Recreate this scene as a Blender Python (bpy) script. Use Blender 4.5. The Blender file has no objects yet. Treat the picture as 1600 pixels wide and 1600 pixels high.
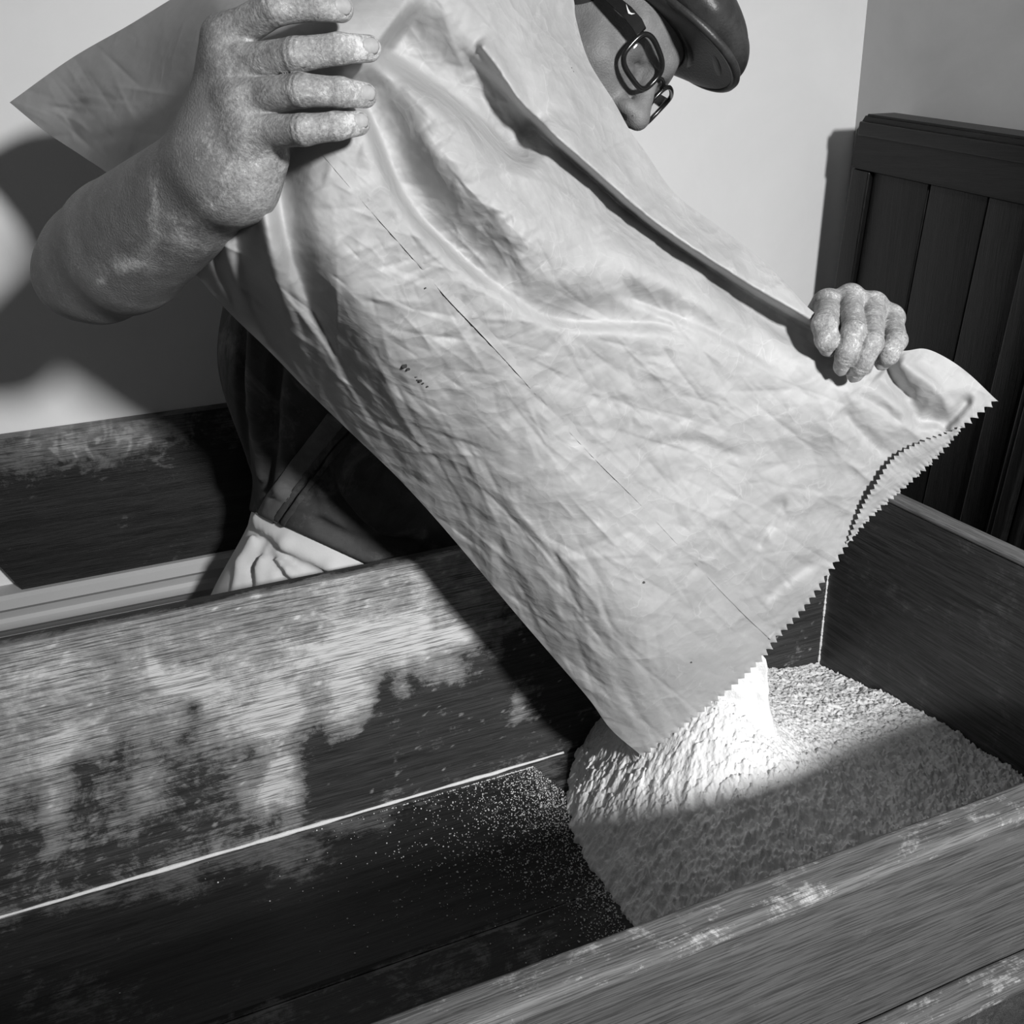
import bpy, bmesh, math, random
import numpy as np
from mathutils import Vector, Matrix, noise as mnoise

random.seed(7)
RNG = np.random.RandomState(11)
scene = bpy.context.scene
COL = scene.collection

# ------------------------------------------------------------------ camera
F_PX = 1500.0
def _n(v):
    v = np.array(v, float); return v / np.linalg.norm(v)
XW = _n((4100, -800, 1500))                 # trough length, seen in camera axes (right, down, forward)
ND = np.array((133., 3496., 1500.)); ND -= XW * ND.dot(XW); ND = _n(ND)
ZW = -ND
YW = np.cross(ZW, XW)
MC = np.array([XW, YW, ZW])                 # camera axes -> world axes
CAM = np.array((0.0, 0.0, 1.45))
cd = bpy.data.cameras.new('camera'); cam = bpy.data.objects.new('camera', cd); COL.objects.link(cam)
right, up, back = MC @ np.array((1, 0, 0)), MC @ np.array((0, -1, 0)), MC @ np.array((0, 0, -1))
cam.matrix_world = Matrix(((right[0], up[0], back[0], CAM[0]), (right[1], up[1], back[1], CAM[1]),
                           (right[2], up[2], back[2], CAM[2]), (0, 0, 0, 1)))
cd.sensor_width = 36; cd.lens = 36 * F_PX / 1600; cd.clip_start = 0.01
scene.camera = cam

# ------------------------------------------------------------------ world, flash, exposure
w = bpy.data.worlds.new('world'); scene.world = w; w.use_nodes = True
w.node_tree.nodes['Background'].inputs[0].default_value = (1, 1, 1, 1)
w.node_tree.nodes['Background'].inputs[1].default_value = 0.085
def lamp(name, loc, target, size, energy):
    l = bpy.data.lights.new(name, 'AREA'); l.shape = 'DISK'; l.size = size; l.energy = energy
    o = bpy.data.objects.new(name, l); COL.objects.link(o)
    o.location = loc
    o.rotation_euler = (Vector(target) - Vector(loc)).to_track_quat('-Z', 'Y').to_euler()
    return o
flash = lamp('studio_flash', (0.49, -1.04, 1.93), (0.62, 1.0, 0.96), 0.18, 18.6)
flash.data.spread = math.radians(98)
vs = scene.view_settings
vs.view_transform = 'Standard'; vs.look = 'None'; vs.exposure = 0.0; vs.gamma = 1.0; vs.use_curve_mapping = False

# ------------------------------------------------------------------ helpers
def c2w(p):
    return np.asarray(p, float) @ MC.T + CAM
def P(px, py, d):
    """the place in the room seen at photo position (px,py), d metres deep"""
    px, py, d = np.asarray(px, float), np.asarray(py, float), np.asarray(d, float)
    return c2w(np.stack(np.broadcast_arrays((px - 800) / F_PX * d, (py - 800) / F_PX * d, d), -1))
def on_plane(px, py, axis, val):
    dv = MC @ np.array(((px - 800) / F_PX, (py - 800) / F_PX, 1.0))
    return CAM + dv * ((val - CAM[axis]) / dv[axis])
def project(Pw):
    c = (np.asarray(Pw) - CAM) @ MC
    return c[..., 0] / c[..., 2] * F_PX + 800, c[..., 1] / c[..., 2] * F_PX + 800

def empty(name, loc=(0, 0, 0)):
    o = bpy.data.objects.new(name, None); COL.objects.link(o); o.location = loc
    o.empty_display_size = 0.05
    return o
def tag(o, label=None, cat=None, group=None, kind=None):
    if label: o['label'] = label
    if cat: o['category'] = cat
    if group: o['group'] = group
    if kind: o['kind'] = kind
    return o
def mesh_obj(name, verts, faces, mat, parent=None, smooth=True, attrs=None):
    me = bpy.data.meshes.new(name)
    verts = np.asarray(verts, np.float32)
    if isinstance(faces, np.ndarray):
        n = len(faces); k = faces.shape[1]
        me.vertices.add(len(verts)); me.vertices.foreach_set('co', verts.ravel())
        me.loops.add(n * k); me.loops.foreach_set('vertex_index', faces.astype(np.int32).ravel())
        me.polygons.add(n)
        me.polygons.foreach_set('loop_start', np.arange(0, n * k, k, dtype=np.int32))
        me.polygons.foreach_set('loop_total', np.full(n, k, np.int32))
        me.update(calc_edges=True); me.validate()
    else:
        me.from_pydata([tuple(map(float, v)) for v in verts], [], [tuple(f) for f in faces]); me.update()
    if smooth:
        me.polygons.foreach_set('use_smooth', np.ones(len(me.polygons), bool))
    for k, v in (attrs or {}).items():
        a = me.attributes.new(k, 'FLOAT', 'POINT'); a.data.foreach_set('value', np.asarray(v, np.float32))
    if mat: me.materials.append(mat)
    o = bpy.data.objects.new(name, me); COL.objects.link(o)
    if parent is not None:
        o.parent = parent
        o.matrix_parent_inverse = Matrix.Translation(-parent.location)
    return o
def grid_faces(nu, nv, off=0, flip=False):
    i, j = np.meshgrid(np.arange(nu - 1), np.arange(nv - 1), indexing='ij')
    a = (i * nv + j).ravel() + off
    q = np.stack([a, a + nv, a + nv + 1, a + 1], 1)
    return q[:, ::-1] if flip else q
def bm_obj(name, bm, mat, parent=None, smooth=False):
    bmesh.ops.recalc_face_normals(bm, faces=bm.faces)
    me = bpy.data.meshes.new(name); bm.to_mesh(me); bm.free()
    if smooth:
        me.polygons.foreach_set('use_smooth', np.ones(len(me.polygons), bool))
    if mat: me.materials.append(mat)
    o = bpy.data.objects.new(name, me); COL.objects.link(o)
    if parent is not None:
        o.parent = parent; o.matrix_parent_inverse = Matrix.Translation(-parent.location)
    return o
def prism(name, corners8, mat, parent=None, bevel=0.004, cuts=0, wob=0.0, seed=0, seg=3):
    """board from 8 corners (bottom 4, top 4, same winding); bevelled, optionally cut along its length and made uneven"""
    bm = bmesh.new()
    v = [bm.verts.new(Vector(c)) for c in corners8]
    for f in ((3, 2, 1, 0), (4, 5, 6, 7), (0, 1, 5, 4), (1, 2, 6, 5), (2, 3, 7, 6), (3, 0, 4, 7)):
        bm.faces.new([v[i] for i in f])
    if bevel: bmesh.ops.bevel(bm, geom=list(bm.edges), offset=bevel, segments=seg, affect='EDGES', profile=0.6)
    if cuts:
        L = max(e.calc_length() for e in bm.edges)
        bmesh.ops.subdivide_edges(bm, edges=[e for e in bm.edges if e.calc_length() > 0.6 * L], cuts=cuts, use_grid_fill=True)
    if wob:
        for q in bm.verts:
            p = q.co
            a = mnoise.noise(Vector((p.x * 9 + seed, p.y * 30, p.z * 30))) + 0.6 * mnoise.noise(Vector((p.x * 40 + seed, p.y * 40, p.z * 40)))
            b = mnoise.noise(Vector((p.x * 11 - seed, p.y * 30 + 5, p.z * 30)))
            q.co.z += a * wob; q.co.y += b * wob
    return bm_obj(name, bm, mat, parent, smooth=bool(bevel))
def box(name, lo, hi, mat, parent=None, **kw):
    x0, y0, z0 = lo; x1, y1, z1 = hi
    return prism(name, [(x0, y0, z0), (x1, y0, z0), (x1, y1, z0), (x0, y1, z0), (x0, y0, z1), (x1, y0, z1), (x1, y1, z1), (x0, y1, z1)], mat, parent, **kw)
def tube(pts, r, seg=8, closed=False):
    """verts, faces of a tube along points"""
    pts = [np.asarray(p, float) for p in pts]; n = len(pts)
    rr = r if hasattr(r, '__len__') else [r] * n
    V = []; Fc = []
    prev = None
    for i in range(n):
        a = pts[(i - 1) % n] if closed or i > 0 else pts[i]
        b = pts[(i + 1) % n] if closed or i < n - 1 else pts[i]
        t = _n(b - a)
        if prev is None:
            prev = np.cross(t, (0.3, 0.5, 0.81)); 
        nrm = _n(prev - t * prev.dot(t)); prev = nrm
        bn = np.cross(t, nrm)
        for k in range(seg):
            an = 2 * math.pi * k / seg
            V.append(pts[i] + (nrm * math.cos(an) + bn * math.sin(an)) * rr[i])
    m = n if closed else n - 1
    for i in range(m):
        for k in range(seg):
            a = i * seg + k; b = i * seg + (k + 1) % seg
            c = ((i + 1) % n) * seg + (k + 1) % seg; d = ((i + 1) % n) * seg + k
            Fc.append((a, b, c, d))
    if not closed:
        Fc.append(tuple(range(seg))[::-1]); Fc.append(tuple((n - 1) * seg + k for k in range(seg)))
    return V, Fc
def catmull(pts, n):
    pts = np.asarray(pts, float)
    q = np.vstack([2 * pts[0] - pts[1], pts, 2 * pts[-1] - pts[-2]])
    seg = np.linalg.norm(np.diff(pts[:, :2], axis=0), axis=1)
    cum = np.concatenate([[0], np.cumsum(seg)]); s = np.linspace(0, cum[-1], n)
    k = np.clip(np.searchsorted(cum, s, 'right') - 1, 0, len(pts) - 2)
    t = ((s - cum[k]) / seg[k])[:, None]
    p0, p1, p2, p3 = q[k], q[k + 1], q[k + 2], q[k + 3]
    return 0.5 * (2 * p1 + (p2 - p0) * t + (2 * p0 - 5 * p1 + 4 * p2 - p3) * t ** 2 + (3 * p1 - p0 - 3 * p2 + p3) * t ** 3)
def vnoise(x, y, seed=0):
    """smooth value noise on arrays"""
    x = np.asarray(x, float); y = np.asarray(y, float)
    T = np.random.RandomState(seed).rand(256, 256)
    xi = np.floor(x).astype(int); yi = np.floor(y).astype(int); fx = x - xi; fy = y - yi
    fx = fx * fx * (3 - 2 * fx); fy = fy * fy * (3 - 2 * fy)
    g = lambda a, b: T[a & 255, b & 255]
    return (g(xi, yi) * (1 - fx) + g(xi + 1, yi) * fx) * (1 - fy) + (g(xi, yi + 1) * (1 - fx) + g(xi + 1, yi + 1) * fx) * fy
def fbm(x, y, seed=0, oct=5, gain=0.55):
    s = 0; a = 1.0; t = 0
    for o in range(oct):
        s = s + a * (vnoise(x * 2 ** o + 17.3 * o, y * 2 ** o + 9.1 * o, seed + o) - 0.5); t += a; a *= gain
    return s / t * 2
def sst(a, b, x):
    t = np.clip((x - a) / (b - a), 0, 1); return t * t * (3 - 2 * t)

# ------------------------------------------------------------------ materials (all greys: a black and white photograph)
class NT:
    def __init__(s, name, rough=0.6, spec=0.3):
        s.m = bpy.data.materials.new(name); s.m.use_nodes = True
        s.t = s.m.node_tree; s.b = s.t.nodes['Principled BSDF']
        s.b.inputs['Roughness'].default_value = rough
        s.b.inputs['Specular IOR Level'].default_value = spec
    def n(s, typ, **kw):
        x = s.t.nodes.new(typ)
        for k, v in kw.items(): setattr(x, k, v)
        return x
    def l(s, a, b): s.t.links.new(a, b)
    def coord(s, scale=(1, 1, 1), rot=(0, 0, 0)):
        tc = s.n('ShaderNodeTexCoord'); mp = s.n('ShaderNodeMapping')
        mp.inputs['Scale'].default_value = scale; mp.inputs['Rotation'].default_value = rot
        s.l(tc.outputs['Object'], mp.inputs[0]); return mp.outputs[0]
    def noise(s, vec, scale=5, detail=6, rough=0.6, dist=0.0):
        x = s.n('ShaderNodeTexNoise'); s.l(vec, x.inputs['Vector'])
        x.inputs['Scale'].default_value = scale; x.inputs['Detail'].default_value = detail
        x.inputs['Roughness'].default_value = rough; x.inputs['Distortion'].default_value = dist
        return x.outputs['Fac']
    def voro(s, vec, scale=5, feature='F1', out='Distance', rnd=1.0):
        x = s.n('ShaderNodeTexVoronoi', feature=feature); s.l(vec, x.inputs['Vector'])
        x.inputs['Scale'].default_value = scale; x.inputs['Randomness'].default_value = rnd
        return x.outputs[out]
    def ramp(s, fac, stops, interp='LINEAR'):
        x = s.n('ShaderNodeValToRGB'); x.color_ramp.interpolation = interp
        e = x.color_ramp.elements
        while len(e) < len(stops): e.new(0.5)
        for q, (p, v) in zip(e, stops):
            q.position = p; q.color = (v, v, v, 1)
        s.l(fac, x.inputs[0]); return x.outputs[0]
    def math(s, op, a, b=None, clamp=False):
        x = s.n('ShaderNodeMath', operation=op, use_clamp=clamp)
        for i, q in enumerate((a, b)):
            if q is None: continue
            if isinstance(q, (int, float)): x.inputs[i].default_value = q
            else: s.l(q, x.inputs[i])
        return x.outputs[0]
    def mix(s, fac, a, b):
        x = s.n('ShaderNodeMix', data_type='RGBA')
        for i, q in ((0, fac), (6, a), (7, b)):
            if isinstance(q, (int, float)): x.inputs[i].default_value = q if i == 0 else (q, q, q, 1)
            else: s.l(q, x.inputs[i])
        return x.outputs[2]
    def attr(s, name):
        x = s.n('ShaderNodeAttribute', attribute_name=name); return x.outputs['Fac']
    def bump(s, h, strength=0.3, dist=0.002, prev=None):
        x = s.n('ShaderNodeBump'); x.inputs['Strength'].default_value = strength; x.inputs['Distance'].default_value = dist
        s.l(h, x.inputs['Height'])
        if prev is not None: s.l(prev, x.inputs['Normal'])
        return x.outputs[0]
    def out(s, col=None, normal=None, rough=None):
        if col is not None:
            if isinstance(col, (int, float)): s.b.inputs['Base Color'].default_value = (col, col, col, 1)
            else: s.l(col, s.b.inputs['Base Color'])
        if normal is not None: s.l(normal, s.b.inputs['Normal'])
        if rough is not None: s.l(rough, s.b.inputs['Roughness'])
        return s.m

def wood(name, dark, light, dust=0.0, dust_col=0.5, axis=0, rough=0.5, spec=0.3, attr=None, fibre=0.5, dust_lo=0.55, dust_hi=0.75):
    m = NT(name, rough, spec)
    sc = [75.0] * 3; sc[axis] = 3.2
    v = m.coord(tuple(sc))
    g = m.noise(v, 1.0, 8, 0.65, 0.6)
    sf = [760.0] * 3; sf[axis] = 22.0
    fb = m.noise(m.coord(tuple(sf)), 1.0, 3, 0.6, 0.2)
    col = m.ramp(g, [(0.3, dark), (0.7, light)])
    fr = m.ramp(fb, [(0.38, 1 - fibre), (0.56, 1.0)])
    mul = m.n('ShaderNodeMix', data_type='RGBA', blend_type='MULTIPLY'); mul.inputs[0].default_value = 1
    m.l(col, mul.inputs[6]); m.l(fr, mul.inputs[7]); col = mul.outputs[2]
    if dust or attr:
        iso = m.coord((1, 1, 1))
        d1 = m.noise(iso, 14, 15, 0.82, 0.4)
        sd = [150.0] * 3; sd[axis] = 34.0
        d2 = m.noise(m.coord(tuple(sd)), 1.0, 8, 0.7, 0.3)
        dd = m.math('ADD', m.math('MULTIPLY', d1, 0.68), m.math('MULTIPLY', d2, 0.32))
        if attr:
            a = m.attr(attr)
            dd = m.math('ADD', m.math('MULTIPLY', m.math('SUBTRACT', dd, 0.5), 2.3), a)
            mask = m.ramp(dd, [(0.22, 0.0), (0.42, 0.30), (0.66, 0.46), (1.0, 1.0)])
        else:
            mask = m.math('MULTIPLY', m.ramp(dd, [(dust_lo, 0.0), (dust_hi, 1.0)]), dust)
        fm = m.ramp(fb, [(0.38, 0.30), (0.52, 1.0)])
        mask = m.math('MULTIPLY', mask, fm)
        col = m.mix(mask, col, dust_col)
    h = m.math('ADD', m.math('MULTIPLY', fb, 0.6), m.math('MULTIPLY', g, 0.4))
    return m.out(col, m.bump(h, 0.35, 0.002))

def plaster(name, col, var=0.06):
    m = NT(name, 0.75, 0.2)
    v = m.coord()
    n1 = m.noise(v, 3.0, 8, 0.6, 0.4); n2 = m.noise(v, 60, 4, 0.6)
    c = m.ramp(n1, [(0.3, col * (1 - var)), (0.7, col * (1 + var))])
    return m.out(c, m.bump(m.math('ADD', m.math('MULTIPLY', n1, 1.5), n2), 0.12, 0.003))

M = {}
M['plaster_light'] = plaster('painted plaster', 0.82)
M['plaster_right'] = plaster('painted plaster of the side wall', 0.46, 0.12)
M['floor'] = wood('floor boards', 0.06, 0.12, axis=0)
M['trim'] = plaster('painted trim', 0.5, 0.05)
M['back_board'] = wood('dusty oak', 0.026, 0.07, attr='dust', dust_col=0.68, rough=0.55)
M['front_board'] = wood('worn oak', 0.07, 0.125, dust=0.45, dust_col=0.3, rough=0.55, dust_lo=0.56, dust_hi=0.72, fibre=0.55)
M['rim'] = wood('worn oak rim', 0.09, 0.2, dust=0.95, dust_col=0.62, rough=0.6, dust_lo=0.53, dust_hi=0.63, fibre=0.55)
M['end_board'] = wood('dark oak end', 0.035, 0.085, dust=0.6, dust_col=0.3, axis=1, rough=0.45, dust_lo=0.53, dust_hi=0.75)
M['end_rim'] = wood('pale oak edge', 0.12, 0.26, dust=0.4, dust_col=0.4, axis=1, rough=0.6)
M['trough_floor'] = wood('dark trough floor', 0.014, 0.04, attr='dust', dust_col=0.4, rough=0.5)
M['dark_panel'] = wood('dark stained panel', 0.004, 0.013, dust=0.10, dust_col=0.08, axis=2, rough=0.35, spec=0.25, dust_lo=0.58, dust_hi=0.8)
M['dark_rail'] = wood('dark stained rail', 0.004, 0.014, dust=0.10, dust_col=0.08, axis=1, rough=0.35, spec=0.25, dust_lo=0.58, dust_hi=0.8)
M['dado_board'] = wood('dark scuffed board', 0.012, 0.035, attr='dust', dust_col=0.36, rough=0.4, spec=0.35)

def flour_mat():
    m = NT('flour', 0.95, 0.05)
    v = m.coord()
    n1 = m.noise(v, 90, 6, 0.7); n2 = m.noise(v, 420, 3, 0.6)
    c = m.ramp(n1, [(0.3, 0.78), (0.7, 0.88)])
    h = m.math('ADD', n1, m.math('MULTIPLY', n2, 0.5))
    return m.out(c, m.bump(h, 0.5, 0.004))
M['flour'] = flour_mat()

def paper_mat(name, base):
    m = NT(name, 0.55, 0.28)
    v = m.coord()
    nz = m.n('ShaderNodeTexNoise'); m.l(v, nz.inputs['Vector']); nz.inputs['Scale'].default_value = 14; nz.inputs['Detail'].default_value = 4
    add = m.n('ShaderNodeMix', data_type='VECTOR'); add.inputs[0].default_value = 0.06
    m.l(v, add.inputs[4]); m.l(nz.outputs['Color'], add.inputs[5])
    wv = add.outputs[1]
    fac = m.math('MULTIPLY', m.attr('crumple'), 1.0)
    e1 = m.voro(wv, 26, 'DISTANCE_TO_EDGE'); e2 = m.voro(wv, 60, 'DISTANCE_TO_EDGE')
    c1 = m.voro(wv, 26, 'F1'); c2 = m.voro(wv, 60, 'F1')
    fine = m.noise(v, 240, 6, 0.7); mott = m.noise(v, 10, 8, 0.65)
    col = m.ramp(mott, [(0.3, base * 0.88), (0.7, base * 1.1)])
    line = m.math('MAXIMUM', m.ramp(e1, [(0.0, 1.0), (0.022, 0.0)]), m.math('MULTIPLY', m.ramp(e2, [(0.0, 1.0), (0.03, 0.0)]), 0.6))
    pat = m.ramp(m.noise(v, 30, 4, 0.6), [(0.45, 0.0), (0.62, 1.0)])
    line = m.math('MULTIPLY', m.math('MULTIPLY', line, pat), m.math('MULTIPLY', fac, 0.20))
    col = m.mix(line, col, 0.75)
    h = m.math('ADD', m.math('MULTIPLY', c1, 1.0), m.math('MULTIPLY', c2, 0.4))
    h = m.math('MULTIPLY', h, fac)
    b1 = m.bump(h, 0.22, 0.010)
    return m.out(col, m.bump(fine, 0.10, 0.002, b1))
M['paper'] = paper_mat('kraft paper', 0.405)

def skin_mat():
    m = NT('floury skin', 0.5, 0.35)
    v = m.coord()
    mott = m.noise(v, 45, 8, 0.65)
    col = m.ramp(mott, [(0.3, 0.14), (0.7, 0.22)])
    d = m.attr('dust'); cr = m.attr('crease')
    patches = m.noise(v, 75, 12, 0.78, 0.6)
    fine = m.noise(v, 420, 4, 0.7)
    dd = m.math('ADD', m.math('ADD', m.math('MULTIPLY', m.math('SUBTRACT', patches, 0.5), 1.7), m.math('MULTIPLY', m.math('SUBTRACT', fine, 0.5), 0.9)), d)
    dd = m.math('ADD', dd, m.math('MULTIPLY', cr, -0.07))
    mask = m.ramp(dd, [(0.22, 0.0), (0.45, 0.26), (0.60, 0.45), (0.74, 0.95)])
    col = m.mix(mask, col, 0.60)
    cells = m.voro(v, 620, 'F1')
    h = m.math('ADD', m.math('MULTIPLY', cells, 0.5), m.math('ADD', m.math('MULTIPLY', fine, 0.5), m.math('MULTIPLY', patches, 0.7)))
    h = m.math('ADD', h, m.math('MULTIPLY', mask, 0.9))
    b1 = m.bump(h, 0.40, 0.0016)
    return m.out(col, m.bump(m.math('MULTIPLY', m.math('MULTIPLY', cr, m.ramp(m.noise(v, 130, 3, 0.6), [(0.4, 0.15), (0.6, 1.0)])), -1.0), 0.55, 0.0010, b1))
M['skin'] = skin_mat()

def cloth(name, dark, light, scale=900, rough=0.85, dust=0.0, spec=0.15):
    m = NT(name, rough, spec)
    v = m.coord()
    a = m.noise(v, 14, 8, 0.7, 0.8); b = m.noise(v, scale, 2, 0.5)
    c = m.ramp(a, [(0.3, dark), (0.7, light)])
    if dust:
        dm = m.math('MULTIPLY', m.ramp(m.noise(v, 9, 12, 0.75, 0.6), [(0.52, 0.0), (0.72, 1.0)]), dust)
        c = m.mix(dm, c, 0.4)
    return m.out(c, m.bump(b, 0.25, 0.001))
M['shirt'] = cloth('dark shirt cloth', 0.045, 0.085, dust=0.4)
M['shirt_band'] = cloth('shirt tape', 0.10, 0.18, dust=0.3, spec=0.3)
M['apron'] = cloth('white apron cotton', 0.62, 0.7)
M['trousers'] = cloth('trouser cloth', 0.05, 0.08)
M['cap'] = cloth('dark cap leather', 0.014, 0.04, scale=500, rough=0.42, dust=0.10, spec=0.4)
M['hair'] = cloth('dark hair', 0.02, 0.05, scale=700, rough=0.6)
def plain(name, c, rough=0.4, spec=0.5):
    m = NT(name, rough, spec); v = m.coord()
    return m.out(m.ramp(m.noise(v, 200, 3), [(0.3, c * 0.9), (0.7, c * 1.1)]))
M['frame'] = plain('black glossy plastic', 0.012, 0.2)
M['white_mark'] = plain('white print', 0.8)
M['ink'] = plain('black ink', 0.01, 0.6)
M['shoe'] = plain('dark shoe leather', 0.03, 0.4)
g = bpy.data.materials.new('clear lens'); g.use_nodes = True
gt = g.node_tree; gt.nodes.remove(gt.nodes['Principled BSDF'])
tr_ = gt.nodes.new('ShaderNodeBsdfTransparent'); tr_.inputs[0].default_value = (.93, .93, .93, 1)
gl_ = gt.nodes.new('ShaderNodeBsdfGlossy'); gl_.inputs['Roughness'].default_value = 0.03
mx_ = gt.nodes.new('ShaderNodeMixShader'); mx_.inputs[0].default_value = 0.04; gt.links.new(tr_.outputs[0], mx_.inputs[1]); gt.links.new(gl_.outputs[0], mx_.inputs[2])
gt.links.new(mx_.outputs[0], gt.nodes['Material Output'].inputs[0])
M['lens'] = g

# ------------------------------------------------------------------ the room
WALL_Y, WALL_X = 1.58, 1.361
tag(box('floor', (-2.6, -3.2, -0.05), (WALL_X + 0.1, WALL_Y + 0.1, 0.0), M['floor'], bevel=0), kind='structure')
tag(box('wall_back', (-2.6, WALL_Y, 0), (WALL_X + 0.1, WALL_Y + 0.1, 2.9), M['plaster_light'], bevel=0), kind='structure')
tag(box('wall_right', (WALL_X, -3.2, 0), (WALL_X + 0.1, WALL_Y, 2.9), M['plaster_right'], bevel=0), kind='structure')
tag(box('ceiling', (-2.6, -3.2, 2.9), (WALL_X + 0.1, WALL_Y + 0.1, 3.0), M['plaster_light'], bevel=0), kind='structure')

# dado rail along the back wall, with its mouldings
def rail_profile(name, prof, x0, x1, mat):
    V = []; n = len(prof)
    for x in (x0, x1):
        V += [(x, WALL_Y - a, z) for a, z in prof]
    Fc = [(i, (i + 1) % n, n + (i + 1) % n, n + i) for i in range(n)] + [tuple(range(n))[::-1], tuple(range(n, 2 * n))]
    return mesh_obj(name, V, Fc, mat, smooth=False)
zr = on_plane(200, 890, 1, WALL_Y - 0.03)[2]
prof = [(0, zr), (0.040, zr), (0.046, zr - .006), (0.046, zr - .022), (0.036, zr - .030), (0.030, zr - .044), (0.034, zr - .050),
        (0.034, zr - .062), (0.024, zr - .070), (0.014, zr - .082), (0, zr - .086)]
tag(rail_profile('trim_1', prof, -2.6, 1.361, M['trim']), kind='structure')
prof = [(0, 0), (0.02, 0), (0.02, 0.11), (0.012, 0.13), (0, 0.135)]
tag(rail_profile('baseboard_back', prof, -2.6, 1.361, M['trim']), kind='structure')

# dark board standing on the rail (scuffed and floury along its top)
yb = WALL_Y - 0.030
tl, bl = on_plane(-120, 711, 1, yb), on_plane(30, 906, 1, yb)
tl2 = on_plane(0, 689, 1, yb)
zt, zb = on_plane(180, 661, 1, yb)[2], zr
xl_top, xl_bot, xr = on_plane(-165, 716, 1, yb)[0], bl[0], on_plane(640, 700, 1, yb)[0]
nu, nv = 240, 70
U, W = np.meshgrid(np.linspace(0, 1, nu), np.linspace(0, 1, nv), indexing='ij')
X = (xl_bot + (xl_top - xl_bot) * W) * (1 - U) + xr * U; Z = zb + (zt - zb) * W
V = np.stack([X, np.full_like(X, yb), Z], -1).reshape(-1, 3)
px, py = project(V)
scr = np.exp(-((W.ravel() - 0.93) / 0.14) ** 2) * np.exp(-((px - 150) / 150) ** 2)
dust = 0.06 + 0.55 * scr + 0.16 * np.exp(-((W.ravel() - 1) / 0.3) ** 2) + 0.10 * np.exp(-(W.ravel() / 0.06) ** 2)
for k in range(46):                                             # curved scratches and smears left by hands
    cx, cy = random.uniform(60, 290), random.uniform(668, 706); rr = random.uniform(8, 34); a0 = random.uniform(0, 6.28)
    rad = np.hypot(px - cx, py - cy); an = np.abs((np.arctan2(py - cy, px - cx) - a0 + math.pi) % (2 * math.pi) - math.pi)
    dust += random.uniform(.1, .42) * np.exp(-((rad - rr) / random.uniform(1.5, 3)) ** 2) * sst(random.uniform(.4, 1.1), .2, an)
dust += scr * 0.5 * fbm(px / 18, py / 12, 8)
Fc = [tuple(f) for f in grid_faces(nu, nv, flip=False)]
bVerts = np.vstack([V, V + (0, 0.028, 0)]); nV = len(V)
ring = [i * nv for i in range(nu)] + [(nu - 1) * nv + j for j in range(1, nv)] + [i * nv + nv - 1 for i in range(nu - 2, -1, -1)] + [j for j in range(nv - 2, 0, -1)]
Fc += [(a, a + nV, b + nV, b) for a, b in zip(ring, ring[1:] + ring[:1])]
tag(mesh_obj('wooden_board', bVerts, Fc, M['dado_board'], smooth=False, attrs={'dust': np.concatenate([dust, dust])}),
    'dark scuffed wooden board standing on the painted rail of the back wall', 'board')

# ------------------------------------------------------------------ tall dark panel by the side wall (top rail, stiles, planks, post)
PX = 1.27
A = on_plane(1345, 176, 0, PX); B = on_plane(1760, 236, 0, PX); Cc = on_plane(1282, 590, 0, PX)
eu = B - A; ev = (Cc - A); ev = ev * ((0.0 - A[2]) / ev[2])        # down to the floor
eu = eu / np.linalg.norm(eu[1:]); Hh = np.linalg.norm(ev); ev = ev / Hh
def pl(u, v, t): return A + eu * u + ev * v + np.array((t, 0, 0))
panel = empty('cupboard_panel', tuple(pl(0.25, Hh, 0)))
tag(panel, 'tall dark stained panelled cupboard standing against the right wall', 'cupboard')
def pboard(name, u0, u1, v0, v1, t0, t1, mat, bev=0.004):
    return prism(name, [pl(u0, v1, t0), pl(u1, v1, t0), pl(u1, v1, t1), pl(u0, v1, t1), pl(u0, v0, t0), pl(u1, v0, t0), pl(u1, v0, t1), pl(u0, v0, t1)], mat, panel, bevel=bev)
def pq(px, py):
    p = on_plane(px, py, 0, PX) - A
    a = np.array([[eu[1], ev[1]], [eu[2], ev[2]]]); return np.linalg.solve(a, p[1:])
v_rail = pq(1335, 262)[1]; 
TH = 0.06
# top rail with chamfered corner
u1 = 0.60
bm = bmesh.new()
out = [(0.0, v_rail), (0.0, 0.026), (0.018, 0.0), (u1, 0.0), (u1, v_rail)]
f0 = [bm.verts.new(Vector(pl(u, v, -0.006))) for u, v in out]; f1 = [bm.verts.new(Vector(pl(u, v, TH))) for u, v in out]
bm.faces.new(f0); bm.faces.new(f1[::-1])
for i in range(5):
    j = (i + 1) % 5; bm.faces.new([f0[i], f0[j], f1[j], f1[i]])
bmesh.ops.bevel(bm, geom=list(bm.edges), offset=0.004, segments=2, affect='EDGES')
bm_obj('top_rail', bm, M['dark_rail'], panel)
pboard('top_moulding', 0.012, u1, 0.012, 0.036, -0.012, -0.002, M['dark_rail'])
pboard('stile', 0.0, 0.046, v_rail + 0.001, Hh, -0.002, TH, M['dark_panel'])
us = pq(1560, 560)[0]
um = pq(1480, 380)[0]
pboard('plank', 0.047, um - 0.07, v_rail + 0.001, Hh - 0.02, 0.008, 0.03, M['dark_panel'], 0.003)
pboard('plank', um - 0.0685, um + 0.055, v_rail + 0.001, Hh - 0.02, 0.009, 0.03, M['dark_panel'], 0.003)
pboard('plank', um + 0.0565, us - 0.001, v_rail + 0.001, Hh - 0.02, 0.0075, 0.03, M['dark_panel'], 0.003)
pboard('stile', us, us + 0.055, v_rail + 0.001, Hh, -0.002, TH, M['dark_panel'])
ub = pq(1548, 800)[0]
for k, (a, wd, dp) in enumerate(((0.0, 0.014, -0.016), (0.017, 0.022, -0.026), (0.042, 0.016, -0.014))):
    pboard('post_moulding', ub + 0.012 + a, ub + 0.012 + a + wd, v_rail + 0.02, Hh, dp, 0.0, M['dark_panel'], 0.004)
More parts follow.
